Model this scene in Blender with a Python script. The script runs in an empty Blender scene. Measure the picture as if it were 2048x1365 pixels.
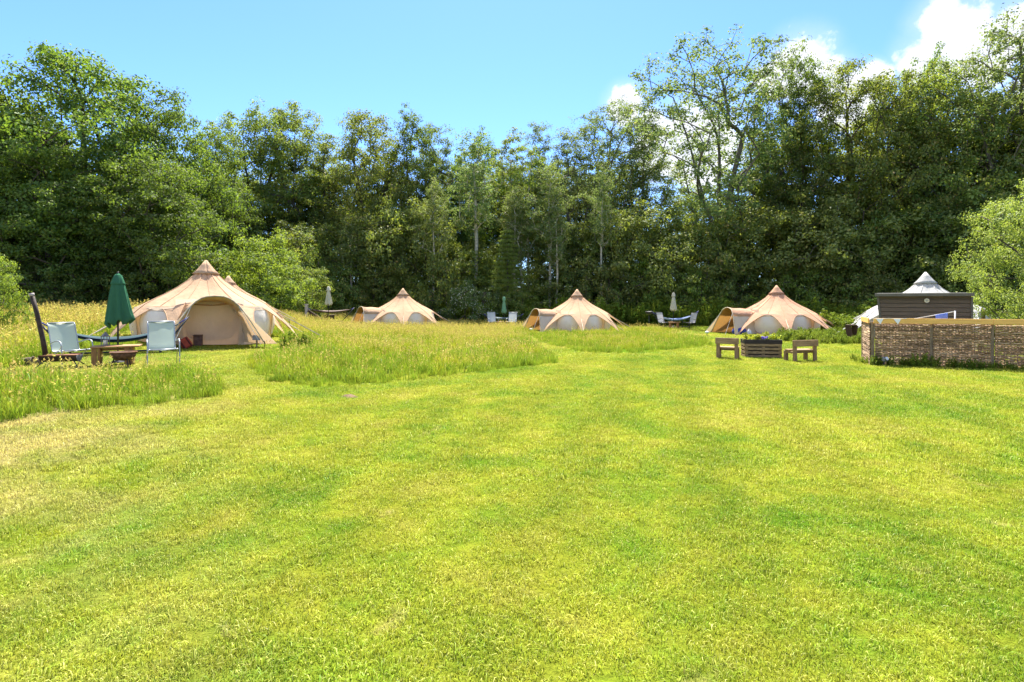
import bpy, bmesh, math, random
import numpy as np
from mathutils import Vector, Matrix

PI = math.pi
SC = bpy.context.scene
COL = SC.collection
random.seed(7)
RNG = np.random.default_rng(7)

# ------------------------------------------------------------------ camera, sky, sun, exposure
CAMH = 1.93
F = 1137.0                       # focal length in photograph pixels (2048 wide)
cam_d = bpy.data.cameras.new('camera')
cam = bpy.data.objects.new('camera', cam_d)
COL.objects.link(cam)
cam.location = (0, 0, CAMH)
cam.rotation_euler = (math.radians(90), 0, 0)
cam_d.sensor_width = 36.0
cam_d.lens = 36.0 * F / 2048.0
cam_d.shift_y = -82.5 / 2048.0   # the horizon sits above the middle of the picture
cam_d.clip_start = 0.05
cam_d.clip_end = 3000
SC.camera = cam

SUN_EL, SUN_AZ = math.radians(58), math.radians(0)     # azimuth from +Y towards +X
sun_d = bpy.data.lights.new('sun', 'SUN')
sun_d.energy = 4.8
sun_d.angle = math.radians(0.55)
sun_d.color = (1.0, 0.95, 0.86)
sun = bpy.data.objects.new('sun', sun_d)
COL.objects.link(sun)
sdir = Vector((math.sin(SUN_AZ) * math.cos(SUN_EL), math.cos(SUN_AZ) * math.cos(SUN_EL), math.sin(SUN_EL)))
sun.rotation_euler = sdir.to_track_quat('Z', 'Y').to_euler()
sun.location = (0, 0, 60)

SC.view_settings.view_transform = 'Standard'
SC.view_settings.look = 'None'
SC.view_settings.gamma = 1.0
SC.view_settings.use_curve_mapping = False
SC.view_settings.exposure = 1.95
SC.render.engine = 'CYCLES'
SC.cycles.max_bounces = 8
SC.cycles.diffuse_bounces = 4
SC.cycles.transmission_bounces = 6
SC.cycles.transparent_max_bounces = 8
SC.cycles.caustics_reflective = False
SC.cycles.caustics_refractive = False


class NT:
    """Small helper round a node tree."""
    def __init__(self, tree):
        self.t = tree
        tree.nodes.clear()

    def n(self, typ, **kw):
        nd = self.t.nodes.new(typ)
        for k, v in kw.items():
            if k.startswith('i_'):
                key = k[2:]
                key = int(key) if key.isdigit() else key
                nd.inputs[key].default_value = v
            else:
                setattr(nd, k, v)
        return nd

    def l(self, a, b):
        self.t.links.new(a, b)

    def put(self, sock, v):
        if isinstance(v, bpy.types.NodeSocket):
            self.l(v, sock)
        else:
            sock.default_value = v

    def math(self, op, a, b=0.0, c=None, clamp=False):
        m = self.n('ShaderNodeMath', operation=op)
        m.use_clamp = clamp
        self.put(m.inputs[0], a)
        self.put(m.inputs[1], b)
        if c is not None:
            self.put(m.inputs[2], c)
        return m.outputs[0]

    def vmath(self, op, a, b):
        m = self.n('ShaderNodeVectorMath', operation=op)
        self.put(m.inputs[0], a)
        self.put(m.inputs[1], b)
        return m

    def mix(self, fac, a, b, blend='MIX'):
        m = self.n('ShaderNodeMix', data_type='RGBA', blend_type=blend)
        self.put(m.inputs[0], fac)
        self.put(m.inputs[6], c4(a))
        self.put(m.inputs[7], c4(b))
        return m.outputs[2]

    def noise(self, vec, scale, detail=4, rough=0.55, out=0, dist=0.0):
        m = self.n('ShaderNodeTexNoise')
        if vec is not None:
            self.l(vec, m.inputs['Vector'])
        m.inputs['Scale'].default_value = scale
        m.inputs['Detail'].default_value = detail
        m.inputs['Roughness'].default_value = rough
        m.inputs['Distortion'].default_value = dist
        return m.outputs[out]

    def ramp(self, fac, stops, interp='LINEAR'):
        r = self.n('ShaderNodeValToRGB')
        r.color_ramp.interpolation = interp
        els = r.color_ramp.elements
        while len(els) < len(stops):
            els.new(0.5)
        for e, (p, c) in zip(els, stops):
            e.position = p
            if not hasattr(c, '__len__'):
                c = (c, c, c)
            e.color = (c[0], c[1], c[2], 1)
        self.put(r.inputs[0], fac)
        return r.outputs[0]

    def smooth(self, v, a, b):
        m = self.n('ShaderNodeMapRange', interpolation_type='SMOOTHSTEP')
        self.put(m.inputs[0], v)
        m.inputs[1].default_value = a
        m.inputs[2].default_value = b
        return m.outputs[0]


def c4(c):
    if isinstance(c, bpy.types.NodeSocket):
        return c
    return (c[0], c[1], c[2], 1.0)


def pixdir(px, py):
    return Vector(((px - 1024) / F, 1.0, (600 - py) / F)).normalized()


world = bpy.data.worlds.new('World')
SC.world = world
world.use_nodes = True
W = NT(world.node_tree)
sky = W.n('ShaderNodeTexSky', sky_type='NISHITA')
sky.sun_disc = False
sky.sun_elevation = SUN_EL
sky.sun_rotation = SUN_AZ
sky.altitude = 100
sky.air_density = 1.0
sky.dust_density = 0.3
sky.ozone_density = 2.0
tc = W.n('ShaderNodeTexCoord')
dirv = tc.outputs['Generated']
skyc = W.mix(1.0, sky.outputs[0], (0.52, 0.72, 1.13), 'MULTIPLY')
# cumulus clouds: blobs in fixed sky directions, broken up by noise
blobs = [(1252, 214, 52), (1300, 240, 40), (1600, 130, 70), (1645, 165, 62), (1560, 160, 60), (1915, 70, 75), (1890, 115, 80), (1960, 110, 85),
         (2060, 60, 80), (1850, 130, 50), (1400, 290, 120), (1745, 165, 42), (2150, 150, 110), (1700, 200, 70), (1330, 300, 90), (1880, 40, 55)]
rb = random.Random(3)
dirs = [(pixdir(a, b), r * .78 / F) for a, b, r in blobs]
for k in range(34):      # sky goes on outside the frame, with extra, larger clouds added for fill light
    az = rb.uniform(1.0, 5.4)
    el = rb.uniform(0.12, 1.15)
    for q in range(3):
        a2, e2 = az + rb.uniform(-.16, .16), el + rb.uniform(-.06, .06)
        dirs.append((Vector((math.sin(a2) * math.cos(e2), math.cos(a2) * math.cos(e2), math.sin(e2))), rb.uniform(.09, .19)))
mask = None
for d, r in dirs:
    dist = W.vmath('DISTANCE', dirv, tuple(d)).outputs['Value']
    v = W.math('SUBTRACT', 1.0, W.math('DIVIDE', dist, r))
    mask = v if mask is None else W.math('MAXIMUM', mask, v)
nz = W.noise(dirv, 9.0, 8, 0.62)
nz2 = W.noise(dirv, 34.0, 6, 0.6)
mm = W.math('ADD', mask, W.math('MULTIPLY', W.math('SUBTRACT', nz, 0.5), 1.5))
mm = W.math('ADD', mm, W.math('MULTIPLY', W.math('SUBTRACT', nz2, 0.5), 0.9))
cl = W.smooth(mm, 0.0, 0.42)
wisp = W.math('MULTIPLY', W.smooth(W.math('ADD', mask, W.math('MULTIPLY', nz, 0.7)), -0.15, 0.75), 0.28)
cl = W.math('MAXIMUM', cl, wisp)
cshade = W.ramp(W.math('ADD', W.math('MULTIPLY', mm, .7), W.math('MULTIPLY', nz2, .5)), [(0.0, (3.6, 4.1, 4.7)), (0.40, (4.4, 4.5, 4.7)), (0.62, (4.1, 4.25, 4.5)), (0.9, (3.5, 3.7, 4.1))])
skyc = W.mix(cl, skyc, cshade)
bg = W.n('ShaderNodeBackground')
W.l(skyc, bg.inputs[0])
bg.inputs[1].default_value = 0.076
wo = W.n('ShaderNodeOutputWorld')
W.l(bg.outputs[0], wo.inputs[0])


# ------------------------------------------------------------------ terrain height and pixel -> ground
def ss(a, b, x):
    t = np.clip((np.asarray(x, float) - a) / (b - a), 0, 1)
    return t * t * (3 - 2 * t)


def gz(x, y):
    x = np.asarray(x, float)
    y = np.asarray(y, float)
    z = 0.30 * ss(-2, -8, x) * ss(4, 9, y) * (1 - ss(26, 40, y))
    z = z + 0.80 * ss(15, 29, y) * ss(-8.5, -15, x)
    z = z + 2.6 * ss(44, 57, y) + 1.4 * ss(57, 95, y)
    z = z + 0.03 * np.sin(x * 0.7 + 1.3) * np.sin(y * 0.55 + .4) * ss(3, 9, y)
    return z


def zat(x, y):
    return float(gz(x, y))


def P(px, py):
    """ground point seen at a pixel of the photograph"""
    y = 2.0
    while y < 140:
        z = CAMH + (600 - py) / F * y
        x = (px - 1024) / F * y
        if z <= zat(x, y):
            return Vector((x, y, zat(x, y)))
        y += 0.02 + y * 0.001
    return Vector(((px - 1024) / F * 140, 140, zat(0, 140)))


def face(px):
    return -math.atan((px - 1024) / F)


def at(px, Y):
    x = (px - 1024) / F * Y
    return Vector((x, Y, zat(x, Y)))


def ztop(py, Y):
    return CAMH + (600 - py) / F * Y


# ------------------------------------------------------------------ materials
MATS = {}


def newmat(name):
    m = bpy.data.materials.new(name)
    m.use_nodes = True
    N = NT(m.node_tree)
    out = N.n('ShaderNodeOutputMaterial')
    MATS[name] = m
    return m, N, out


def solid(name, col, rough=0.7, metal=0.0, var=0.18, scale=6.0, bump=0.0, spec=0.3, stretch=None, col2=None):
    m, N, out = newmat(name)
    p = N.n('ShaderNodeBsdfPrincipled')
    t = N.n('ShaderNodeTexCoord')
    vec = t.outputs['Object']
    if stretch:
        mp = N.n('ShaderNodeMapping')
        mp.inputs['Scale'].default_value = stretch
        N.l(vec, mp.inputs[0])
        vec = mp.outputs[0]
    nz = N.noise(vec, scale, 6, 0.6)
    dark = tuple(c * (1 - 2 * var) for c in col) if col2 is None else col2
    lite = tuple(min(1, c * (1 + var)) for c in col)
    c = N.ramp(nz, [(0.3, dark), (0.62, col), (0.8, lite)])
    N.l(c, p.inputs['Base Color'])
    p.inputs['Roughness'].default_value = rough
    p.inputs['Metallic'].default_value = metal
    p.inputs['Specular IOR Level'].default_value = spec
    if bump:
        b = N.n('ShaderNodeBump')
        b.inputs['Strength'].default_value = bump
        b.inputs['Distance'].default_value = 0.02
        N.l(nz, b.inputs['Height'])
        N.l(b.outputs[0], p.inputs['Normal'])
    N.l(p.outputs[0], out.inputs[0])
    return m


def leafy(name, stops, trans=(0.2, 0.3, 0.03), tf=0.45, gloss=0.025, wscale=0.0, objvar=0.25):
    """leaf: random colour per leaf (mesh island), a tint per plant, diffuse + translucent + a little sheen"""
    m, N, out = newmat(name)
    g = N.n('ShaderNodeNewGeometry')
    c = N.ramp(g.outputs['Random Per Island'], stops)
    oi = N.n('ShaderNodeObjectInfo')
    hs = N.n('ShaderNodeHueSaturation')
    N.l(c, hs.inputs['Color'])
    N.l(N.math('MULTIPLY_ADD', oi.outputs['Random'], objvar * 0.16, 0.5 - objvar * 0.08), hs.inputs['Hue'])
    N.l(N.math('MULTIPLY_ADD', oi.outputs['Random'], objvar * 1.6, 1 - objvar * 0.8), hs.inputs['Value'])
    col = hs.outputs[0]
    d = N.n('ShaderNodeBsdfDiffuse')
    N.l(col, d.inputs[0])
    tr = N.n('ShaderNodeBsdfTranslucent')
    N.l(N.mix(0.5, col, trans), tr.inputs[0])
    mx = N.n('ShaderNodeMixShader')
    mx.inputs[0].default_value = tf
    N.l(d.outputs[0], mx.inputs[1])
    N.l(tr.outputs[0], mx.inputs[2])
    gl = N.n('ShaderNodeBsdfGlossy')
    gl.inputs['Roughness'].default_value = 0.6
    gl.inputs[0].default_value = (1, 1, 1, 1)
    m2 = N.n('ShaderNodeMixShader')
    m2.inputs[0].default_value = gloss
    N.l(mx.outputs[0], m2.inputs[1])
    N.l(gl.outputs[0], m2.inputs[2])
    N.l(m2.outputs[0], out.inputs[0])
    return m


def lawn_colour(N):
    """patchy mown-lawn colour from the place on the ground (real differences in the turf: lush, yellow and dried patches)"""
    g = N.n('ShaderNodeNewGeometry')
    pos = g.outputs['Position']
    a = N.noise(pos, 0.35, 5, 0.6, dist=0.6)
    b = N.noise(pos, 1.7, 5, 0.6)
    c = N.noise(pos, 0.9, 4, 0.55, dist=0.4)
    v = N.math('ADD', N.math('MULTIPLY', a, 0.6), N.math('MULTIPLY', b, 0.4))
    base = N.ramp(v, [(0.38, LUSH), (0.47, MIDG), (0.54, YELG), (0.64, DRYG)])
    sep = N.n('ShaderNodeSeparateXYZ')
    N.l(pos, sep.inputs[0])
    # faint mowing stripes running across the lawn
    ph = N.math('ADD', N.math('MULTIPLY', sep.outputs[0], 4.2), N.math('MULTIPLY', sep.outputs[1], -1.1))
    st = N.math('MULTIPLY', N.math('SINE', N.math('ADD', ph, N.math('MULTIPLY', a, 5.0))), 0.085)
    # dried turf to the left, where people walk
    lf = N.smooth(N.math('ADD', sep.outputs[0], N.math('MULTIPLY', sep.outputs[1], 0.42)), 0.6, -3.6)
    dry = N.math('MULTIPLY', lf, N.smooth(c, 0.34, 0.66))
    far = N.smooth(sep.outputs[1], 17.0, 9.0)
    dry = N.math('MULTIPLY', dry, N.math('MULTIPLY_ADD', far, 0.75, 0.24))
    spots = N.smooth(N.noise(pos, 1.15, 5, 0.7, dist=1.0), 0.60, 0.72)
    dry = N.math('MAXIMUM', dry, N.math('MULTIPLY', spots, 0.62))
    col = N.mix(dry, base, STRAWG)
    hs = N.n('ShaderNodeHueSaturation')
    N.l(col, hs.inputs['Color'])
    N.l(N.math('ADD', st, 1.0), hs.inputs['Value'])
    return hs.outputs[0], pos


LUSH = (0.125, 0.255, 0.016)
MIDG = (0.242, 0.318, 0.026)
YELG = (0.338, 0.368, 0.034)
DRYG = (0.435, 0.400, 0.075)
STRAWG = (0.50, 0.41, 0.16)


def blade_mat(name, colfn, trans=(0.35, 0.4, 0.03), tf=0.4, vary=0.55, gloss=0.008):
    m, N, out = newmat(name)
    col = colfn(N)
    g = N.n('ShaderNodeNewGeometry')
    oi = N.n('ShaderNodeObjectInfo')
    r = N.math('ADD', N.math('MULTIPLY', g.outputs['Random Per Island'], 0.7), N.math('MULTIPLY', oi.outputs['Random'], 0.3))
    hs = N.n('ShaderNodeHueSaturation')
    N.l(col, hs.inputs['Color'])
    N.l(N.math('MULTIPLY_ADD', r, vary * 1.5, 1 - vary * 0.75), hs.inputs['Value'])
    N.l(N.math('MULTIPLY_ADD', g.outputs['Random Per Island'], 0.05, 0.475), hs.inputs['Hue'])
    col = hs.outputs[0]
    d = N.n('ShaderNodeBsdfDiffuse')
    N.l(col, d.inputs[0])
    tr = N.n('ShaderNodeBsdfTranslucent')
    N.l(N.mix(0.35, col, trans), tr.inputs[0])
    mx = N.n('ShaderNodeMixShader')
    mx.inputs[0].default_value = tf
    N.l(d.outputs[0], mx.inputs[1])
    N.l(tr.outputs[0], mx.inputs[2])
    gl = N.n('ShaderNodeBsdfGlossy')
    gl.inputs['Roughness'].default_value = 0.4
    m2 = N.n('ShaderNodeMixShader')
    m2.inputs[0].default_value = gloss
    N.l(mx.outputs[0], m2.inputs[1])
    N.l(gl.outputs[0], m2.inputs[2])
    N.l(m2.outputs[0], out.inputs[0])
    return m


def lawn_blade_col(N):
    c = lawn_colour(N)[0]
    g = N.n('ShaderNodeNewGeometry')
    f = N.math('MULTIPLY', N.math('GREATER_THAN', g.outputs['Random Per Island'], 0.87), 0.55)
    return N.mix(f, c, (0.55, 0.44, 0.17))       # some dead blades in the sward


blade_mat('lawn_blade', lawn_blade_col, trans=(0.42, 0.46, 0.04), vary=0.55)


def meadow_col(N):
    g = N.n('ShaderNodeNewGeometry')
    v = N.noise(g.outputs['Position'], 0.8, 4, 0.6)
    return N.ramp(v, [(0.30, (0.15, 0.24, 0.012)), (0.5, (0.29, 0.33, 0.018)), (0.66, (0.43, 0.39, 0.035))])


def edge_col(N):
    g = N.n('ShaderNodeNewGeometry')
    v = N.noise(g.outputs['Position'], 1.6, 4, 0.6)
    return N.ramp(v, [(0.3, (0.095, 0.18, 0.012)), (0.5, (0.18, 0.26, 0.018)), (0.7, (0.30, 0.33, 0.03))])


def straw_col(N):
    g = N.n('ShaderNodeNewGeometry')
    v = N.noise(g.outputs['Position'], 1.2, 4, 0.6)
    return N.ramp(v, [(0.35, (0.50, 0.46, 0.08)), (0.6, (0.57, 0.47, 0.13))])


def weed_col(N):
    g = N.n('ShaderNodeNewGeometry')
    v = N.noise(g.outputs['Position'], 0.5, 4, 0.6)
    return N.ramp(v, [(0.35, (0.085, 0.135, 0.016)), (0.55, (0.135, 0.20, 0.022)), (0.7, (0.22, 0.26, 0.035))])


blade_mat('meadow_blade', meadow_col, vary=0.6)
blade_mat('edge_blade', edge_col, vary=0.75)
blade_mat('straw_blade', straw_col, trans=(0.5, 0.36, 0.1), tf=0.35, vary=0.5)
blade_mat('weed_leaf', weed_col, vary=0.7)

leafy('leaf_sycamore', [(0.0, (0.048, 0.097, 0.013)), (0.5, (0.078, 0.150, 0.017)), (0.85, (0.128, 0.189, 0.021)), (1.0, (0.206, 0.230, 0.039))], trans=(0.290, 0.413, 0.026), tf=0.45)
leafy('leaf_oak', [(0.0, (0.068, 0.118, 0.018)), (0.5, (0.114, 0.176, 0.024)), (0.88, (0.190, 0.234, 0.032)), (1.0, (0.381, 0.285, 0.077))], trans=(0.420, 0.503, 0.046), tf=0.42)
leafy('leaf_ash', [(0.0, (0.073, 0.130, 0.033)), (0.5, (0.122, 0.188, 0.043)), (0.9, (0.188, 0.236, 0.049)), (1.0, (0.357, 0.260, 0.114))], trans=(0.357, 0.439, 0.081), tf=0.40)
leafy('leaf_dark', [(0.0, (0.094, 0.138, 0.021)), (0.6, (0.162, 0.223, 0.028)), (0.9, (0.257, 0.292, 0.039)), (1.0, (0.376, 0.339, 0.080))], trans=(0.376, 0.431, 0.039), tf=0.42, gloss=0.035)
leafy('leaf_larch', [(0.0, (0.115, 0.165, 0.028)), (0.6, (0.18, 0.23, 0.036)), (1.0, (0.26, 0.29, 0.05))], trans=(0.34, 0.40, 0.05), tf=0.45)
leafy('leaf_bright', [(0.0, (0.081, 0.149, 0.014)), (0.5, (0.138, 0.218, 0.021)), (1.0, (0.253, 0.299, 0.034))], trans=(0.391, 0.483, 0.034), tf=0.48)
leafy('leaf_hawthorn', [(0.0, (0.12, 0.19, 0.022)), (0.5, (0.20, 0.27, 0.035)), (0.85, (0.30, 0.35, 0.06)), (1.0, (0.42, 0.42, 0.17))], trans=(0.42, 0.48, 0.05), tf=0.45, gloss=0.03)
leafy('leaf_flowers', [(0.0, (0.06, 0.11, 0.018)), (0.86, (0.11, 0.17, 0.03)), (0.9, (0.5, 0.5, 0.36)), (1.0, (0.6, 0.58, 0.45))], trans=(0.25, 0.32, 0.08), tf=0.35)
leafy('leaf_planter', [(0.0, (0.14, 0.22, 0.015)), (0.6, (0.27, 0.33, 0.02)), (1.0, (0.48, 0.46, 0.03))], trans=(0.5, 0.5, 0.03), tf=0.45)
leafy('petal_purple', [(0.0, (0.10, 0.08, 0.36)), (1.0, (0.30, 0.26, 0.62))], trans=(0.3, 0.25, 0.6), tf=0.3, gloss=0.02)

solid('bark', (0.095, 0.075, 0.055), 0.9, var=0.35, scale=3.5, bump=0.6, stretch=(3, 3, .8))
solid('bark_pale', (0.56, 0.51, 0.39), 0.85, var=0.28, scale=3.0, bump=0.4, stretch=(2, 2, 1.5))
solid('bark_grey', (0.16, 0.14, 0.11), 0.9, var=0.3, scale=3.0, bump=0.5, stretch=(3, 3, .8))


def canvas(name, col, tcol, tf, var=0.10):
    m, N, out = newmat(name)
    t = N.n('ShaderNodeTexCoord')
    vec = t.outputs['Object']
    big = N.noise(vec, 1.3, 5, 0.6)
    fine = N.noise(vec, 9.0, 5, 0.65)
    c = N.mix(N.math('MULTIPLY', N.smooth(big, 0.35, 0.7), 0.55), tuple(x * (1 + var) for x in col), tuple(x * (1 - 1.6 * var) for x in col))
    c = N.mix(N.math('MULTIPLY', N.smooth(fine, 0.45, 0.75), 0.3), c, tuple(x * (1 - 1.8 * var) for x in col))
    d = N.n('ShaderNodeBsdfDiffuse')
    N.l(c, d.inputs[0])
    tr = N.n('ShaderNodeBsdfTranslucent')
    tr.inputs[0].default_value = c4(tcol)
    mp = N.n('ShaderNodeMapping')
    mp.inputs['Scale'].default_value = (1.0, 1.0, 0.6)
    N.l(vec, mp.inputs[0])
    wr = N.noise(mp.outputs[0], 3.2, 5, 0.6, dist=1.2)
    b = N.n('ShaderNodeBump')
    b.inputs['Strength'].default_value = 0.35
    b.inputs['Distance'].default_value = 0.12
    N.l(wr, b.inputs['Height'])
    N.l(b.outputs[0], d.inputs['Normal'])
    mx = N.n('ShaderNodeMixShader')
    mx.inputs[0].default_value = tf
    N.l(d.outputs[0], mx.inputs[1])
    N.l(tr.outputs[0], mx.inputs[2])
    N.l(mx.outputs[0], out.inputs[0])
    return m


canvas('canvas_tan', (0.55, 0.385, 0.255), (0.66, 0.45, 0.26), 0.34)
canvas('canvas_salmon', (0.57, 0.350, 0.235), (0.66, 0.39, 0.23), 0.34)
canvas('canvas_cream', (0.80, 0.69, 0.55), (0.82, 0.68, 0.50), 0.42)
canvas('canvas_white', (0.88, 0.86, 0.82), (0.88, 0.86, 0.80), 0.45)
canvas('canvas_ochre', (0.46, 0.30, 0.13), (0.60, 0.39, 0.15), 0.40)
canvas('canvas_grey', (0.56, 0.55, 0.53), (0.55, 0.54, 0.52), 0.35)
canvas('umbrella_green', (0.050, 0.150, 0.085), (0.05, 0.18, 0.09), 0.25)
canvas('umbrella_sage', (0.16, 0.32, 0.20), (0.16, 0.36, 0.22), 0.25)
canvas('umbrella_cream', (0.66, 0.63, 0.50), (0.66, 0.63, 0.48), 0.35)
solid('rope_cream', (0.50, 0.42, 0.30), 0.9)
solid('rope_pale', (0.62, 0.60, 0.55), 0.9)
solid('interior_shade', (0.05, 0.045, 0.04), 0.9)
solid('metal_silver', (0.36, 0.38, 0.40), 0.45, metal=0.6, var=0.08)
solid('metal_dark', (0.030, 0.030, 0.033), 0.5, var=0.2)
solid('rust', (0.13, 0.062, 0.035), 0.8, var=0.4, scale=9, bump=0.3)
solid('rust_dark', (0.055, 0.034, 0.026), 0.75, var=0.4, scale=8, bump=0.3)
solid('rust_red', (0.20, 0.08, 0.035), 0.8, var=0.35, scale=9, bump=0.2)
solid('wood_table', (0.40, 0.21, 0.085), 0.6, var=0.22, scale=4, bump=0.15, stretch=(1, 14, 14))
solid('wood_table_dark', (0.09, 0.05, 0.028), 0.7, var=0.25, scale=4, stretch=(8, 8, 1))
solid('wood_leg', (0.36, 0.18, 0.06), 0.7, var=0.22, scale=4, stretch=(8, 8, 1))
solid('wood_bench', (0.33, 0.205, 0.105), 0.75, var=0.25, scale=4, bump=0.2, stretch=(1.2, 9, 9))
solid('wood_bench_upright', (0.30, 0.185, 0.095), 0.75, var=0.25, scale=4, bump=0.2, stretch=(9, 9, 1.2))
solid('wood_pallet', (0.34, 0.235, 0.125), 0.85, var=0.35, scale=5, bump=0.3, stretch=(1.2, 8, 8))
solid('wood_black', (0.040, 0.032, 0.028), 0.8, var=0.3, scale=5, bump=0.2, stretch=(1, 8, 8))
solid('wood_rail', (0.82, 0.47, 0.13), 0.65, var=0.2, scale=3.2, bump=0.15, stretch=(1, 12, 12), col2=(0.66, 0.35, 0.09))
solid('wood_post', (0.27, 0.19, 0.12), 0.85, var=0.3, scale=4, bump=0.2, stretch=(8, 8, 1))
solid('wood_grey', (0.42, 0.36, 0.34), 0.85, var=0.25, scale=4, stretch=(8, 8, 1))
solid('hut_board', (0.145, 0.105, 0.072), 0.7, var=0.22, scale=3, bump=0.25, stretch=(1, 14, 14))
solid('hut_trim', (0.135, 0.125, 0.100), 0.6, var=0.2, scale=3)
solid('hut_roof', (0.10, 0.10, 0.095), 0.8, var=0.2)
solid('disc_cream', (0.68, 0.62, 0.48), 0.6, var=0.08)
solid('disc_grey', (0.42, 0.40, 0.35), 0.6, var=0.1)
solid('soil', (0.05, 0.035, 0.022), 0.95, var=0.3, scale=20)
solid('log_wood', (0.16, 0.12, 0.08), 0.9, var=0.35, scale=7, bump=0.5)
solid('flag_white', (0.78, 0.77, 0.74), 0.8, var=0.05)
solid('cloth_blue', (0.16, 0.24, 0.62), 0.9, var=0.12)
solid('cloth_white', (0.72, 0.72, 0.74), 0.9, var=0.08)
solid('lamp_grey', (0.20, 0.20, 0.20), 0.5, var=0.15)
solid('sign_slate', (0.24, 0.235, 0.24), 0.7, var=0.15)
solid('lantern_grey', (0.19, 0.17, 0.165), 0.5, var=0.2, metal=0.3)
solid('candle', (0.78, 0.70, 0.48), 0.5, var=0.04)
solid('bag_red', (0.42, 0.065, 0.035), 0.85, var=0.2, scale=5)
solid('bag_red_dark', (0.13, 0.025, 0.02), 0.85, var=0.3, scale=8)
solid('bag_brown', (0.16, 0.085, 0.06), 0.85, var=0.3, scale=8)
solid('bag_blue', (0.04, 0.06, 0.32), 0.7, var=0.25, scale=5)
solid('cord_blue', (0.075, 0.075, 0.34), 0.7, var=0.15)
solid('mole_soil', (0.16, 0.10, 0.055), 0.95, var=0.4, scale=14, bump=0.5)


def woven(name, col, col2, scale):
    """woven sling fabric: fine crossed threads"""
    m, N, out = newmat(name)
    t = N.n('ShaderNodeTexCoord')
    w = N.n('ShaderNodeTexWave', wave_type='BANDS', bands_direction='X')
    w.inputs['Scale'].default_value = scale
    w2 = N.n('ShaderNodeTexWave', wave_type='BANDS', bands_direction='Z')
    w2.inputs['Scale'].default_value = scale * 0.8
    N.l(t.outputs['Object'], w.inputs[0])
    N.l(t.outputs['Object'], w2.inputs[0])
    v = N.math('MULTIPLY', w.outputs['Fac'], w2.outputs['Fac'])
    c = N.mix(v, col2, col)
    d = N.n('ShaderNodeBsdfDiffuse')
    N.l(c, d.inputs[0])
    tr = N.n('ShaderNodeBsdfTranslucent')
    N.l(c, tr.inputs[0])
    mx = N.n('ShaderNodeMixShader')
    mx.inputs[0].default_value = 0.4
    N.l(d.outputs[0], mx.inputs[1])
    N.l(tr.outputs[0], mx.inputs[2])
    gl = N.n('ShaderNodeBsdfGlossy')
    gl.inputs['Roughness'].default_value = 0.35
    m2 = N.n('ShaderNodeMixShader')
    m2.inputs[0].default_value = 0.10
    N.l(mx.outputs[0], m2.inputs[1])
    N.l(gl.outputs[0], m2.inputs[2])
    N.l(m2.outputs[0], out.inputs[0])
    return m


woven('sling_teal', (0.60, 0.65, 0.55), (0.42, 0.50, 0.43), 26)
woven('sling_pale', (0.60, 0.64, 0.64), (0.46, 0.50, 0.50), 26)
woven('sling_white', (0.70, 0.68, 0.69), (0.52, 0.50, 0.52), 26)


def striped(name, cols, scale):
    m, N, out = newmat(name)
    uv = N.n('ShaderNodeUVMap')
    sep = N.n('ShaderNodeSeparateXYZ')
    N.l(uv.outputs[0], sep.inputs[0])
    stops = [((k + 0.0) / len(cols), c) for k, c in enumerate(cols)]
    c = N.ramp(N.math('FRACT', N.math('MULTIPLY', sep.outputs[1], scale)), stops, 'CONSTANT')
    d = N.n('ShaderNodeBsdfDiffuse')
    N.l(c, d.inputs[0])
    tr = N.n('ShaderNodeBsdfTranslucent')
    N.l(c, tr.inputs[0])
    mx = N.n('ShaderNodeMixShader')
    mx.inputs[0].default_value = 0.3
    N.l(d.outputs[0], mx.inputs[1])
    N.l(tr.outputs[0], mx.inputs[2])
    N.l(mx.outputs[0], out.inputs[0])
    return m


striped('hammock_blue', [(0.015, 0.025, 0.09), (0.04, 0.065, 0.10), (0.07, 0.115, 0.14), (0.018, 0.035, 0.10), (0.08, 0.12, 0.13)], 2)
striped('hammock_brown', [(0.13, 0.085, 0.07), (0.24, 0.17, 0.15), (0.15, 0.11, 0.13), (0.30, 0.24, 0.22)], 2)
striped('hammock_grey', [(0.22, 0.28, 0.30), (0.45, 0.50, 0.52), (0.20, 0.24, 0.26)], 2)
striped('hammock_pale', [(0.45, 0.55, 0.66), (0.20, 0.28, 0.52), (0.55, 0.62, 0.68), (0.30, 0.38, 0.60)], 2)

# willow weave: colour differs per rod
m_, N_, out_ = newmat('willow')
g_ = N_.n('ShaderNodeNewGeometry')
nz_ = N_.noise(g_.outputs['Position'], 7.0, 4, 0.6)
c_ = N_.ramp(N_.math('ADD', N_.math('MULTIPLY', g_.outputs['Random Per Island'], 0.7), N_.math('MULTIPLY', nz_, 0.3)),
             [(0.1, (0.13, 0.078, 0.036)), (0.4, (0.26, 0.155, 0.080)), (0.7, (0.40, 0.26, 0.135)), (0.95, (0.64, 0.47, 0.28))])
p_ = N_.n('ShaderNodeBsdfPrincipled')
N_.l(c_, p_.inputs['Base Color'])
p_.inputs['Roughness'].default_value = 0.65
N_.l(p_.outputs[0], out_.inputs[0])

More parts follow.
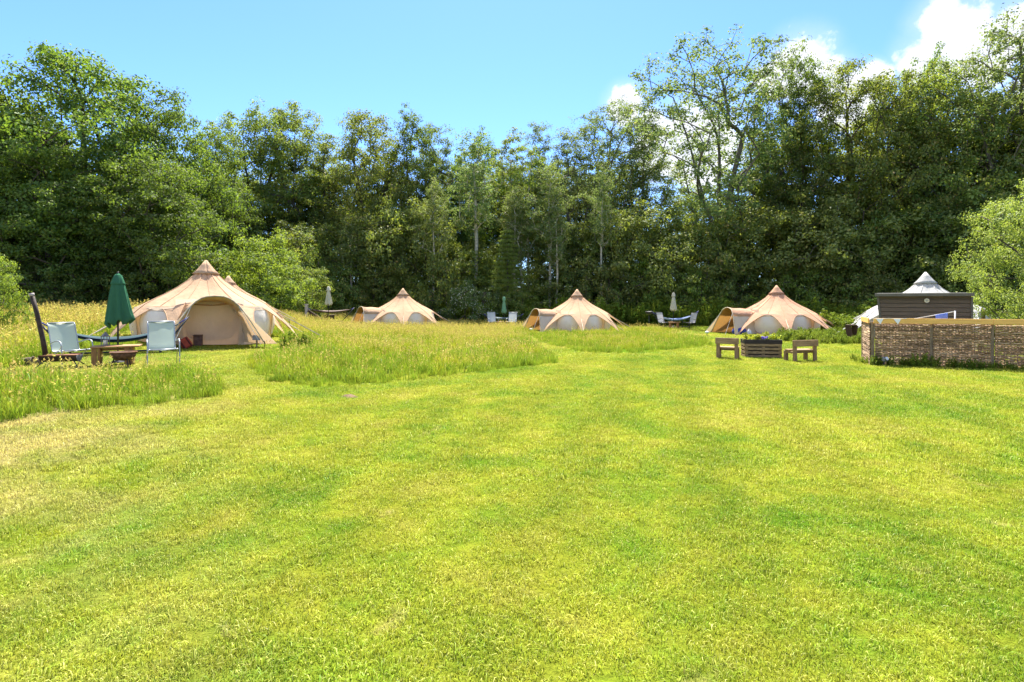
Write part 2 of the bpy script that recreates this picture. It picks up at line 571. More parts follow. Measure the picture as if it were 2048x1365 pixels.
# ground: mown turf, dark leaf litter under the wood
m_, N_, out_ = newmat('turf')
colr, pos_ = lawn_colour(N_)
sep_ = N_.n('ShaderNodeSeparateXYZ')
N_.l(pos_, sep_.inputs[0])
fine_ = N_.noise(pos_, 26.0, 4, 0.7)
med_ = N_.noise(pos_, 6.0, 5, 0.65)
colr = N_.mix(N_.math('MULTIPLY', N_.smooth(N_.math('ADD', N_.math('MULTIPLY', fine_, .6), N_.math('MULTIPLY', med_, .4)), 0.62, 0.34), 0.55), colr, (0.085, 0.10, 0.012))
wood_ = N_.smooth(N_.math('ADD', sep_.outputs[1], N_.math('MULTIPLY', med_, 3.0)), 46.5, 50.0)
lit_ = N_.ramp(N_.noise(pos_, 1.1, 6, 0.7), [(0.35, (0.035, 0.05, 0.012)), (0.55, (0.075, 0.055, 0.03)), (0.7, (0.13, 0.085, 0.055))])
colr = N_.mix(wood_, colr, lit_)
colr = N_.mix(1.0, colr, (0.55, 0.55, 0.55), 'MULTIPLY')
d_ = N_.n('ShaderNodeBsdfDiffuse')
N_.l(colr, d_.inputs[0])
b_ = N_.n('ShaderNodeBump')
b_.inputs['Strength'].default_value = 0.8
b_.inputs['Distance'].default_value = 0.05
N_.l(N_.math('ADD', fine_, med_), b_.inputs['Height'])
N_.l(b_.outputs[0], d_.inputs['Normal'])
N_.l(d_.outputs[0], out_.inputs[0])


# ------------------------------------------------------------------ object helpers
def tag(o, label=None, cat=None, group=None, kind=None):
    if label:
        o['label'] = label
    if cat:
        o['category'] = cat
    if group:
        o['group'] = group
    if kind:
        o['kind'] = kind
    return o


def thing(name, label, cat, loc=(0, 0, 0), rz=0.0, group=None, scale=1.0):
    o = bpy.data.objects.new(name, None)
    COL.objects.link(o)
    o.empty_display_size = 0.3
    o.location = loc
    o.rotation_euler = (0, 0, rz)
    o.scale = (scale, scale, scale)
    return tag(o, label, cat, group)


def link(name, me, parent=None):
    o = bpy.data.objects.new(name, me)
    COL.objects.link(o)
    if parent is not None:
        o.parent = parent
    return o


def copy_tree(o, parent=None):
    c = o.copy()
    COL.objects.link(c)
    if parent is not None:
        c.parent = parent
    for ch in list(o.children):
        copy_tree(ch, c)
    return c


class MB:
    """collects shapes, builds ONE mesh object"""
    def __init__(self):
        self.v = []
        self.f = []
        self.uv = []

    def box(self, c, s, rz=0.0, rx=0.0, ry=0.0):
        R = Matrix.Rotation(rz, 3, 'Z') @ Matrix.Rotation(ry, 3, 'Y') @ Matrix.Rotation(rx, 3, 'X')
        n = len(self.v)
        for dz in (-.5, .5):
            for dx, dy in ((-.5, -.5), (.5, -.5), (.5, .5), (-.5, .5)):
                self.v.append(tuple(Vector(c) + R @ Vector((dx * s[0], dy * s[1], dz * s[2]))))
        for q in ((3, 2, 1, 0), (4, 5, 6, 7), (0, 1, 5, 4), (1, 2, 6, 5), (2, 3, 7, 6), (3, 0, 4, 7)):
            self.f.append(tuple(n + k for k in q))
        return self

    def tube(self, pts, r, sides=8, cap=True):
        pts = [Vector(p) for p in pts]
        rs = r if hasattr(r, '__len__') else [r] * len(pts)
        n0 = len(self.v)
        up = None
        for i, p in enumerate(pts):
            t = (pts[min(i + 1, len(pts) - 1)] - pts[max(i - 1, 0)])
            t = t.normalized() if t.length > 1e-9 else Vector((0, 0, 1))
            if up is None:
                up = Vector((0, 0, 1)) if abs(t.z) < 0.9 else Vector((1, 0, 0))
            a = t.cross(up)
            a = a.normalized() if a.length > 1e-6 else t.orthogonal().normalized()
            b = a.cross(t).normalized()
            up = b
            for k in range(sides):
                q = 2 * PI * k / sides
                self.v.append(tuple(p + (a * math.cos(q) + b * math.sin(q)) * rs[i]))
        for i in range(len(pts) - 1):
            for k in range(sides):
                k2 = (k + 1) % sides
                self.f.append((n0 + i * sides + k, n0 + i * sides + k2, n0 + (i + 1) * sides + k2, n0 + (i + 1) * sides + k))
        if cap:
            self.f.append(tuple(n0 + k for k in range(sides))[::-1])
            self.f.append(tuple(n0 + (len(pts) - 1) * sides + k for k in range(sides)))
        return self

    def lathe(self, prof, sides=20, c=(0, 0, 0), fold=0.0, nf=8):
        n0 = len(self.v)
        for (r, z) in prof:
            for k in range(sides):
                q = 2 * PI * k / sides
                rr = r * (1 + fold * math.cos(nf * q))
                self.v.append((c[0] + rr * math.cos(q), c[1] + rr * math.sin(q), c[2] + z))
        for i in range(len(prof) - 1):
            for k in range(sides):
                k2 = (k + 1) % sides
                self.f.append((n0 + i * sides + k, n0 + i * sides + k2, n0 + (i + 1) * sides + k2, n0 + (i + 1) * sides + k))
        return self

    def grid(self, rows):
        n0 = len(self.v)
        m = len(rows[0])
        for r in rows:
            for p in r:
                self.v.append(tuple(p))
        for i in range(len(rows) - 1):
            for k in range(m - 1):
                self.f.append((n0 + i * m + k, n0 + i * m + k + 1, n0 + (i + 1) * m + k + 1, n0 + (i + 1) * m + k))
        self.uv = [(i / (len(rows) - 1), k / (m - 1)) for i in range(len(rows)) for k in range(m)]
        return self

    def poly(self, pts):
        n0 = len(self.v)
        self.v += [tuple(p) for p in pts]
        self.f.append(tuple(range(n0, n0 + len(pts))))
        return self

    def mesh(self, name, mat, smooth=False, bevel=0.0, thick=0.0):
        me = bpy.data.meshes.new(name)
        me.from_pydata(self.v, [], self.f)
        if self.uv and len(self.uv) == len(self.v):
            ul = me.uv_layers.new(name='UVMap')
            for lp in me.loops:
                ul.data[lp.index].uv = self.uv[lp.vertex_index]
        if bevel or thick:
            bm = bmesh.new()
            bm.from_mesh(me)
            if bevel:
                bmesh.ops.bevel(bm, geom=list(bm.edges), offset=bevel, segments=1, affect='EDGES', clamp_overlap=True)
            if thick:
                bmesh.ops.solidify(bm, geom=list(bm.faces), thickness=thick)
            bm.to_mesh(me)
            bm.free()
        me.materials.append(MATS[mat])
        if smooth:
            me.polygons.foreach_set('use_smooth', [True] * len(me.polygons))
        me.update()
        return me

    def build(self, name, mat, parent=None, smooth=False, bevel=0.0, thick=0.0):
        return link(name, self.mesh(name, mat, smooth, bevel, thick), parent)


def arr_mesh(name, V, faces_per, nper, mats, matidx=None):
    """mesh from numpy: V (n,nper,3) with the same local face list for every element"""
    n = V.shape[0]
    verts = V.reshape(-1, 3)
    fl = []
    base = np.arange(n) * nper
    sizes = []
    idx = []
    for f in faces_per:
        idx.append(base[:, None] + np.array(f)[None, :])
    me = bpy.data.meshes.new(name)
    me.vertices.add(len(verts))
    me.vertices.foreach_set('co', verts.astype(np.float32).ravel())
    loops = np.concatenate([a.ravel() for a in idx])
    counts = np.concatenate([np.full(n, len(f)) for f in faces_per])
    me.loops.add(len(loops))
    me.loops.foreach_set('vertex_index', loops.astype(np.int32))
    me.polygons.add(len(counts))
    starts = np.concatenate([[0], np.cumsum(counts)[:-1]])
    me.polygons.foreach_set('loop_start', starts.astype(np.int32))
    for m in mats:
        me.materials.append(MATS[m])
    if matidx is not None:
        me.polygons.foreach_set('material_index', np.concatenate([matidx for f in faces_per]).astype(np.int32))
    me.update(calc_edges=True)
    return me


# ------------------------------------------------------------------ the ground sheet
def axis(segs):
    out = []
    for a, b, s in segs:
        out += list(np.arange(a, b, s))
    out.append(segs[-1][1])
    return np.array(out)


gx = axis([(-900, -100, 50), (-100, -45, 5), (-45, 45, 0.6), (45, 100, 5), (100, 900, 50)])
gy = axis([(-60, -4, 4), (-4, 2, 1), (2, 62, 0.5), (62, 110, 4), (110, 900, 40)])
GX, GY = np.meshgrid(gx, gy)
GZ = gz(GX, GY)
rows = np.stack([GX, GY, GZ], -1)
ny, nx = GX.shape
quads = [(i * nx + k, i * nx + k + 1, (i + 1) * nx + k + 1, (i + 1) * nx + k) for i in range(ny - 1) for k in range(nx - 1)]
gme = bpy.data.meshes.new('ground')
gme.from_pydata(rows.reshape(-1, 3).tolist(), [], quads)
gme.polygons.foreach_set('use_smooth', [True] * len(gme.polygons))
gme.materials.append(MATS['turf'])
tag(link('ground', gme), 'wide mown green and yellow lawn rising to a bank under the trees', kind='structure')


# ------------------------------------------------------------------ plants: tree and bush builder
def leaves_mesh(name, C, r, n, size, mat, flat=0.6, seed=0, upb=0.5, aspect=0.62, ctr=None, droop=0.0):
    """n leaves round each clump centre C (k,3): small folded leaf faces"""
    rg = np.random.default_rng(seed)
    k = len(C)
    tot = k * n
    cen = np.repeat(C, n, 0)
    rr = np.repeat(r if hasattr(r, '__len__') else np.full(k, r), n)
    d = rg.normal(size=(tot, 3))
    d /= np.linalg.norm(d, axis=1, keepdims=True)
    rad = rg.random(tot) ** 0.5
    off = d * rad[:, None] * rr[:, None]
    off[:, 2] *= flat
    if droop:
        off[:, 2] -= droop * (off[:, 0] ** 2 + off[:, 1] ** 2) / np.maximum(rr, .1)
    pos = cen + off
    nrm = d * 0.8 + rg.normal(size=(tot, 3)) * 0.55
    nrm[:, 2] += upb
    if ctr is not None:
        o = cen - np.asarray(ctr)
        o /= np.linalg.norm(o, axis=1, keepdims=True) + 1e-6
        nrm += o * 0.35
    nrm /= np.linalg.norm(nrm, axis=1, keepdims=True)
    t = rg.normal(size=(tot, 3))
    t -= nrm * (t * nrm).sum(1, keepdims=True)
    t /= np.linalg.norm(t, axis=1, keepdims=True)
    b = np.cross(nrm, t)
    s = size * (0.6 + 0.8 * rg.random(tot))[:, None]
    L = t * s
    Wd = b * s * aspect * 0.5
    fold = nrm * s * 0.12
    V = np.stack([pos - L * 0.5, pos + Wd + fold, pos + L * 0.5, pos - Wd + fold], 1)
    return arr_mesh(name, V, [(0, 1, 2), (0, 2, 3)], 4, [mat])


def grow(C, H, trunk_r, lean=(0, 0), top=0.82, seed=0, fork=0, base_z=0.0, wob=0.25):
    """join clump centres to a wandering trunk with limbs; returns a list of (points, radii)"""
    rg = random.Random(seed)
    nodes = []
    par = []
    stems = []
    nst = 1 + fork
    for s in range(nst):
        a0 = rg.uniform(0, 2 * PI)
        n = 12
        wx = wy = 0.0
        prev = -1 if s == 0 else 3
        spread = 0.0 if nst == 1 else rg.uniform(.12, .2) * H
        for i in range(n + 1):
            if s > 0 and i < 4:
                continue
            t = i / n
            wx += rg.uniform(-1, 1) * wob * H * 0.02
            wy += rg.uniform(-1, 1) * wob * H * 0.02
            sp = spread * max(0, t - .3) * 1.4
            x = lean[0] * t + wx + math.cos(a0) * sp
            y = lean[1] * t + wy + math.sin(a0) * sp
            if s > 0 and i == 4:
                x, y = nodes[3][0] + (x - nodes[3][0]) * .3, nodes[3][1] + (y - nodes[3][1]) * .3
            nodes.append(Vector((x, y, base_z + t * H * top)))
            par.append(prev)
            prev = len(nodes) - 1
        stems.append(prev)
    order = sorted(range(len(C)), key=lambda k: math.hypot(C[k][0], C[k][1]) * 1.2 + abs(C[k][2] - H * .5) * .3)
    leafw = {}
    for k in order:
        c = Vector(C[k])
        best, bj = 1e9, 0
        for j, nd in enumerate(nodes):
            if j < 3:
                continue
            dv = c - nd
            d = dv.length
            h = math.hypot(dv.x, dv.y)
            pen = max(0.0, (nd.z + 0.35 * h) - c.z) * 1.3
            if d + pen < best:
                best, bj = d + pen, j
        p0 = nodes[bj]
        dv = c - p0
        m = max(2, min(6, int(dv.length / (0.06 * H)) + 1))
        prev = bj
        arch = 0.12 * dv.length
        for i in range(1, m + 1):
            t = i / m
            q = p0 + dv * t + Vector((rg.uniform(-1, 1), rg.uniform(-1, 1), rg.uniform(-1, 1))) * 0.05 * dv.length * (1 - t)
            q.z += arch * math.sin(PI * t) * 0.6
            nodes.append(q)
            par.append(prev)
            prev = len(nodes) - 1
        leafw[prev] = 1.0
    w = [0.0] * len(nodes)
    for j in leafw:
        w[j] += 1.0
    for s in stems:
        w[s] += 1.0
    for j in range(len(nodes) - 1, -1, -1):
        if par[j] >= 0:
            w[par[j]] += w[j]
    wm = max(w[0], 1)
    rad = [max(0.018, trunk_r * (x / wm) ** 0.52) for x in w]
    kids = {}
    for j, p in enumerate(par):
        kids.setdefault(p, []).append(j)
    chains = []
    todo = [(-1, kids[-1][0])]
    while todo:
        p, j = todo.pop()
        ch = [j] if p < 0 else [p, j]
        cur = j
        while cur in kids:
            ks = sorted(kids[cur], key=lambda q: -w[q])
            for q in ks[1:]:
                todo.append((cur, q))
            cur = ks[0]
            ch.append(cur)
        rr = [rad[q] for q in ch]
        if p >= 0:
            rr[0] = min(rr[0], rr[1] * 1.25)
        chains.append(([nodes[q] for q in ch], rr))
    return chains


def trunk_mesh(name, chains, mat, flare=1.5):
    mb = MB()
    for i, (pts, rr) in enumerate(chains):
        rr = list(rr)
        pts = list(pts)
        if i == 0:
            pts[0] = pts[0] - Vector((0, 0, 0.4))
            rr[0] *= flare
        mb.tube(pts, rr, 7 if i == 0 else (5 if rr[0] > .06 else 3), cap=False)
    return mb.mesh(name, mat, smooth=True)


def envelope(seed, H, R, base, n, prof, fill=0.55, lobes=0.25, sep=None):
    """clump centres inside an uneven crown envelope"""
    rg = random.Random(seed)
    ph = [rg.uniform(0, 6.28) for _ in range(6)]
    pts = []
    tries = 0
    sep = sep or 0.9 * R * (10.0 / n) ** 0.4
    while len(pts) < n and tries < n * 60:
        tries += 1
        t = rg.random()
        a = rg.uniform(0, 2 * PI)
        rmax = R * prof(t) * (1 + lobes * math.sin(2 * a + ph[0] + 3 * t) + lobes * .7 * math.sin(3 * a + ph[1] - 5 * t) + lobes * .5 * math.sin(5 * t * 3 + ph[2]))
        r = rmax * (fill + (1 - fill) * rg.random()) if rg.random() < .75 else rmax * rg.random()
        z = H * (base + (1 - base) * t)
        z += rg.uniform(-.03, .03) * H
        p = (r * math.cos(a), r * math.sin(a), z)
        ok = True
        for q in pts:
            if (p[0] - q[0]) ** 2 + (p[1] - q[1]) ** 2 + ((p[2] - q[2]) * 1.3) ** 2 < sep * sep:
                ok = False
                break
        if ok:
            pts.append(p)
        elif tries % 40 == 0:
            sep *= 0.95
    return np.array(pts)


def dome(t):
    return math.sqrt(max(0.0, 1 - (max(t - 0.32, 0) / 0.70) ** 2)) * (0.72 + 0.28 * min(1, t / .32))


def vase(t):
    return (0.42 + 0.58 * min(1, t / .6)) * math.sqrt(max(0.0, 1 - (max(t - .55, 0) / .47) ** 2))


def column(t):
    return (0.6 + 0.4 * math.sin(PI * min(1, t * 1.05))) * math.sqrt(max(0.03, 1 - (max(t - .6, 0) / .42) ** 2))


def skirt(t):
    return math.sqrt(max(0.0, 1 - (t / 1.02) ** 2)) * 0.98 + 0.05


TREES = {}


def species(name, H, R, base, ncl, nleaf, lsize, clr, mat, bark, prof, tr, seed, fork=0, flat=0.6, fill=.55, lobes=.25, upb=.5, topf=.82, aspect=.62, lean=(0, 0)):
    C = envelope(seed, H, R, base, ncl, prof, fill, lobes)
    ch = grow(C, H, tr, seed=seed + 5, fork=fork, top=topf, lean=lean)
    rg = np.random.default_rng(seed)
    # secondary clumps hang round each main one, so the outline is ragged
    sub = C.repeat(3, 0) + rg.normal(size=(len(C) * 3, 3)) * np.array([clr, clr, clr * .6]) * 0.62
    allc = np.concatenate([C, sub])
    for a_, b_ in zip(C.repeat(3, 0), sub):          # a twig out to every side clump
        ch.append(([Vector(a_), Vector((a_ + b_) / 2 + np.array([0, 0, .08])), Vector(b_)], [.022, .016, .008]))
    rr = clr * (0.45 + 0.5 * rg.random(len(allc)))
    cm = leaves_mesh('crown', allc, rr, max(4, int(nleaf * .45)), lsize * .76, mat, flat, seed, upb, aspect, ctr=(0, 0, H * .55))
    tm = trunk_mesh('trunk', ch, bark)
    TREES[name] = (tm, cm, H, R)


species('sycamore', 17, 7.2, .03, 185, 190, .30, 1.55, 'leaf_sycamore', 'bark', dome, .55, 11, flat=.5, lobes=.2)
species('sycamore_two', 16, 6.6, .05, 170, 190, .30, 1.5, 'leaf_sycamore', 'bark', dome, .5, 29, flat=.5, lobes=.28)
species('oak', 18, 5.6, .12, 128, 190, .27, 1.35, 'leaf_oak', 'bark', dome, .38, 41, fork=1, lobes=.3)
species('oak_two', 18, 5.0, .12, 112, 190, .27, 1.3, 'leaf_oak', 'bark_grey', vase, .34, 53, fork=1, lobes=.34)
species('ash', 20, 5.2, .24, 150, 100, .25, 1.0, 'leaf_ash', 'bark_grey', vase, .36, 67, fork=2, lobes=.32, fill=.6)
species('ash_two', 20, 3.8, .20, 96, 130, .25, 1.05, 'leaf_ash', 'bark_grey', column, .26, 71, fork=1, lobes=.3)
species('lime', 20, 4.6, .08, 132, 170, .26, 1.2, 'leaf_sycamore', 'bark', column, .36, 83, lobes=.28)
species('lime_two', 20, 5.6, .08, 150, 170, .26, 1.3, 'leaf_oak', 'bark', dome, .42, 97, lobes=.3)
species('birch', 16, 2.0, .48, 46, 110, .22, .85, 'leaf_ash', 'bark_pale', column, .15, 101, lobes=.3)
species('pole_tree', 17, 2.2, .42, 40, 120, .25, .9, 'leaf_oak', 'bark_pale', column, .16, 113, lobes=.35)
species('ivy_tree', 17, 3.0, .05, 70, 170, .24, 1.0, 'leaf_dark', 'bark', column, .35, 127, lobes=.3)
species('understorey', 9, 3.6, .02, 52, 190, .26, 1.2, 'leaf_dark', 'bark', dome, .18, 131, fork=1, lobes=.3)
species('understorey_two', 8, 3.2, .02, 46, 190, .25, 1.1, 'leaf_dark', 'bark', column, .16, 139, fork=1, lobes=.3)
species('hazel', 7, 3.4, .02, 50, 180, .24, 1.05, 'leaf_oak', 'bark_grey', dome, .12, 149, fork=2, lobes=.3)
species('bush_bright', 6, 3.4, .0, 62, 200, .22, .95, 'leaf_bright', 'bark_grey', dome, .12, 157, fork=2, lobes=.3)
species('bush_flower', 2.6, 2.0, .0, 34, 150, .12, .55, 'leaf_flowers', 'bark', skirt, .06, 163, fork=2, lobes=.25)
species('bush_low', 2.4, 2.0, .0, 34, 150, .14, .55, 'leaf_oak', 'bark', skirt, .06, 167, fork=2, lobes=.25)
species('bush_near', 3.2, 1.9, .0, 60, 190, .11, .5, 'leaf_bright', 'bark', skirt, .06, 173, fork=2, lobes=.2)
species('hawthorn', 7.6, 3.6, .02, 120, 260, .115, .62, 'leaf_hawthorn', 'bark', dome, .2, 181, fork=2, lobes=.25, flat=.75, upb=.45)


def conifer():
    H, R = 9.0, 2.0
    rg = random.Random(5)
    mb = MB()
    mb.tube([(0, 0, -.3), (0.03, 0, 3), (-.02, .03, 6), (0, 0, H)], [.13, .09, .05, .01], 7, cap=False)
    cl = []
    z = 1.3
    while z < H - .2:
        t = (z - 1.3) / (H - 1.3)
        Lb = R * (1 - t) ** 0.85 + .12
        nb = 7 if t < .7 else 5
        a0 = rg.uniform(0, 6)
        for k in range(nb):
            a = a0 + 2 * PI * k / nb + rg.uniform(-.25, .25)
            L = Lb * rg.uniform(.75, 1.15)
            pts = []
            for i in range(4):
                s = i / 3
                pts.append((math.cos(a) * L * s, math.sin(a) * L * s, z - .28 * L * s + .16 * L * s * s))
            mb.tube(pts, [.03 * (1 - t) + .008, .02, .012, .006], 3, cap=False)
            for s in (.3, .5, .7, .88, 1.0):
                cl.append((math.cos(a) * L * s, math.sin(a) * L * s, z - .28 * L * s + .16 * L * s * s - .05))
        z += .34 + .1 * rg.random()
    cm = leaves_mesh('crown', np.array(cl), .38, 38, .16, 'leaf_larch', .45, 9, .4, .22)
    TREES['larch'] = (mb.mesh('trunk', 'bark_grey', True), cm, H, R)


conifer()
TREE_COUNT = [0]
BUSHY = {'sycamore', 'sycamore_two', 'bush_bright', 'bush_flower', 'bush_low', 'bush_near', 'hawthorn', 'larch', 'birch', 'pole_tree'}


def plant(kind, name, label, cat, px, Y, top_py=None, width_px=None, group=None, rot=None, hscale=1.0, base_drop=0.0, mat=None, top_abs=None):
    tm, cm, H, R = TREES[kind]
    p = at(px, Y)
    TREE_COUNT[0] += 1
    h = (ztop(top_py, Y) - p.z) if top_py is not None else H * hscale
    sz = h / H * 0.98
    sx = (width_px / F * Y) / (2 * R * (1.12 if kind in BUSHY else .95)) if width_px else sz
    t = thing(name, label, cat, (p.x, p.y, p.z - base_drop), rot if rot is not None else (TREE_COUNT[0] * 2.399) % 6.283, group)
    t.scale = (sx, sx, sz)
    link('trunk', tm, t)
    c = link('crown', cm, t)
    if mat:
        c.material_slots[0].link = 'OBJECT'
        c.material_slots[0].material = MATS[mat]
    return t


MARKS = [(-140, 'the left edge'), (10, 'the climbing bush'), (75, 'the leaning chimney'), (240, 'the green parasol'), (412, 'the nearest tent'), (530, 'the large sunlit bush'),
         (656, 'the left cream parasol'), (806, 'the small far tent'), (930, 'the flowered bush'), (1012, 'the conifer'), (1154, 'the middle tent'), (1347, 'the white chairs'),
         (1553, 'the salmon tent'), (1740, 'the fence corner'), (1850, 'the hut'), (1966, 'the gate post'), (2050, 'the hawthorn'), (2250, 'the right edge')]
USED = set()


def place(px, desc):
    for (a, an), (b, bn) in zip(MARKS, MARKS[1:]):
        if a <= px <= b:
            t = (px - a) / (b - a)
            ops = ['just right of %s' % an, 'right of %s towards %s' % (an, bn), 'midway from %s to %s' % (an, bn), 'left of %s towards %s' % (bn, an), 'just left of %s' % bn]
            i = min(4, int(t * 5))
            for k in (0, 1, -1, 2, -2):
                if 0 <= i + k < 5 and desc + ops[i + k] not in USED:
                    USED.add(desc + ops[i + k])
                    return '%s, %s' % (desc, ops[i + k])
    return desc


# the big leafy mass on the left (px, top, distance, width)
plant('sycamore', 'sycamore_tree', 'tallest broad leafy tree at the left, its crown sweeping to the ground', 'tree', 165, 38, 112, 430, rot=.6)
plant('sycamore_two', 'sycamore_tree', 'broad leafy tree cut by the left edge of the picture, below the tallest crown', 'tree', -45, 36, 158, 360, rot=2.2)
plant('sycamore', 'sycamore_tree', 'rounded tree with sunlit yellow green right shoulder behind the green parasol', 'tree', 315, 41, 196, 290, rot=4.0)
plant('sycamore_two', 'sycamore_tree', 'low spreading leafy tree over the peak of the nearest tent', 'tree', 305, 35.5, 318, 270, rot=1.1)
plant('sycamore', 'sycamore_tree', 'low dark leafy tree with sweeping boughs behind the leaning chimney pipe', 'tree', 100, 34, 300, 330, rot=5.0)
plant('lime', 'broadleaf_tree', 'narrow shady tree filling the gap right of the large left crown', 'tree', 425, 45, 265, 130)
plant('oak', 'oak_tree', 'tall open tree with forked trunk, first skyline crown right of the left mass', 'tree', 510, 54, 214, 190, rot=1.5)
plant('oak_two', 'oak_tree', 'tall ragged tree, the right one of the twin crowns above the bright bush', 'tree', 588, 56, 214, 150, rot=.4)
plant('ivy_tree', 'ivy_clad_tree', 'dark ivy covered tree in the dip of the skyline left of the small tent', 'tree', 655, 55, 268, 90)
plant('oak', 'oak_tree', 'rounded oak with limbs showing against sky, above the cream parasol on the left', 'tree', 738, 54, 226, 175, rot=3.3)
plant('lime', 'broadleaf_tree', 'upright leafy tree rising behind the peak of the small left tent', 'tree', 818, 55, 230, 120)
plant('ash_two', 'ash_tree', 'thin airy tree with upright twigs right of the small left tent', 'tree', 872, 57, 250, 95)
plant('birch', 'birch_tree', 'pale slender trunk standing clear of the wood with a small high crown', 'tree', 948, 48, 268, 110, rot=.2)
plant('lime', 'broadleaf_tree', 'narrow dense yellow green tree behind the pale slender trunk', 'tree', 955, 56, 272, 110)
plant('pole_tree', 'pole_tree', 'lanky tree with sparse top above the pale green conifer', 'tree', 1022, 53, 258, 85)
plant('pole_tree', 'pole_tree', 'thin pale pole tree just right of the conifer', 'tree', 1058, 50, 282, 80)
plant('ash_two', 'ash_tree', 'sparse tree with a loose tuft at its top between the conifer and the middle tent', 'tree', 1078, 55, 246, 85)
plant('birch', 'birch_tree', 'pale twisted trunk forking low, behind the left side of the middle tent', 'tree', 1098, 47.5, 330, 80)
plant('ash_two', 'ash_tree', 'airy tree with thin limbs rising behind the middle tent', 'tree', 1150, 54, 256, 120)
plant('ash', 'ash_tree', 'loose leafy tree with sky showing through, right of the middle tent peak', 'tree', 1225, 56, 212, 160)
plant('ash_two', 'ash_tree', 'narrow airy tree in front of the small white cloud', 'tree', 1285, 57, 190, 120)
plant('ash', 'ash_tree', 'tallest airy tree with bare dark limbs spread before the white cloud', 'tree', 1440, 50, 92, 275, rot=.9)
plant('ash_two', 'ash_tree', 'thin twiggy tree standing right beside the tallest airy tree', 'tree', 1560, 53, 100, 110)
plant('lime', 'broadleaf_tree', 'leafy upright tree above the peak of the salmon tent', 'tree', 1605, 51, 122, 130)
plant('lime_two', 'broadleaf_tree', 'broad sunlit tree between the salmon tent and the dark hut', 'tree', 1700, 49, 122, 210)
plant('oak', 'oak_tree', 'big dense dark tree standing over the dark wooden hut', 'tree', 1815, 47, 135, 220, rot=2.0)
plant('lime', 'broadleaf_tree', 'tall leafy tree before the big cloud, behind the hut roof', 'tree', 1858, 50, 118, 130)
plant('lime_two', 'broadleaf_tree', 'dense tree between the hut and the pale hawthorn', 'tree', 1930, 45, 140, 220)
plant('ash', 'ash_tree', 'tallest tree at the right edge with open spreading twigs', 'tree', 2040, 43, 38, 260, rot=2.6)
plant('lime_two', 'broadleaf_tree', 'broad tree half outside the right edge of the picture', 'tree', 2160, 42, 90, 280)
plant('larch', 'larch_tree', 'pale green feathery conifer in front of the wood, left of the middle tent', 'tree', 1015, 45.5, 448, 105, rot=.3)
plant('birch', 'birch_tree', 'thin straight pale stem close to the right side of the conifer', 'tree', 1042, 48, 400, 60)
plant('understorey', 'leafy_tree', 'rounded mid height green tree with forked pale stem left of the small tent', 'tree', 712, 48, 432, 150, mat='leaf_oak')
for px, Y, top, lab in ((1112, 46.5, 400, 'slim pale sapling right of the pale twisted trunk'), (1030, 46.8, 380, 'slim pale stem against the right flank of the conifer'),
                        (868, 46.5, 360, 'thin pale stem right of the small far tent peak'), (700, 46.5, 440, 'pale forked sapling left of the small far tent'), (1205, 47, 330, 'slim pale stem right of the middle tent peak')):
    plant('birch', 'birch_tree', lab, 'tree', px, Y, top, 62, group='slim pale trunks at the front of the wood')
# the second rank: full dark crowns that close the wood
G2 = 'dark trees packed in the wood behind the tents'
L2 = 'dark leafy tree packed in the shaded wood behind the skyline trees'
for px, Y, top, w in ((470, 58, 330, 170), (560, 60, 330, 150), (640, 60, 360, 150), (850, 60, 300, 150), (905, 58, 330, 120), (1180, 60, 360, 140),
                      (1260, 59, 330, 150), (1385, 60, 380, 170), (1480, 57, 350, 170), (1560, 56, 270, 170), (1640, 55, 260, 180), (1760, 53, 220, 190),
                      (1880, 51, 240, 200), (1980, 49, 200, 220), (1010, 60, 330, 130), (1075, 59, 350, 130), (960, 61, 340, 130), (1120, 61, 330, 130), (700, 61, 330, 160), (760, 59, 330, 150), (2090, 47, 190, 240), (370, 50, 320, 200), (20, 47, 230, 260), (-120, 44, 220, 300)):
    plant(('lime', 'oak_two', 'lime_two')[TREE_COUNT[0] % 3], 'broadleaf_tree', place(px, 'dark tree inside the wood'), 'tree', px, Y, top, w, G2, mat=('leaf_dark', 'leaf_oak', 'leaf_ash')[TREE_COUNT[0] % 3])
G3 = 'dark shrubs along the foot of the wood'
L3 = 'tall dark shrub crowding the shaded foot of the wood'
rs = random.Random(21)
for px, Y, top, w in ((455, 47, 400, 120), (640, 50, 455, 110), (590, 49, 430, 120), (790, 49, 400, 130), (850, 48.5, 430, 120), (900, 49, 470, 110), (970, 52, 470, 90),
                      (1130, 49, 470, 110), (1185, 50, 440, 120), (1240, 48, 430, 130), (1300, 49, 420, 140), (1365, 50, 450, 130), (1430, 48, 440, 150),
                      (1500, 49, 400, 150), (1570, 48, 420, 150), (1640, 47, 400, 160), (1710, 46, 390, 160), (1780, 44.5, 400, 170), (1850, 43, 380, 170),
                      (1920, 42, 400, 170), (1985, 40, 380, 180), (2060, 38, 380, 200), (380, 41, 440, 140), (250, 39, 470, 170), (30, 35, 440, 190), (-60, 34, 430, 220), (330, 37, 470, 150)):
    plant(('understorey', 'understorey_two', 'hazel')[TREE_COUNT[0] % 3], 'shrub', place(px, 'tall dark shrub'), 'shrub', px, Y, top + rs.uniform(-15, 15), w * 1.12, G3, mat='leaf_dark' if rs.random() < .5 else ('leaf_oak' if rs.random() < .6 else 'leaf_sycamore'))
G4 = 'low bushes edging the wood'
L4 = 'low leafy bush at the edge of the wood behind the tents'
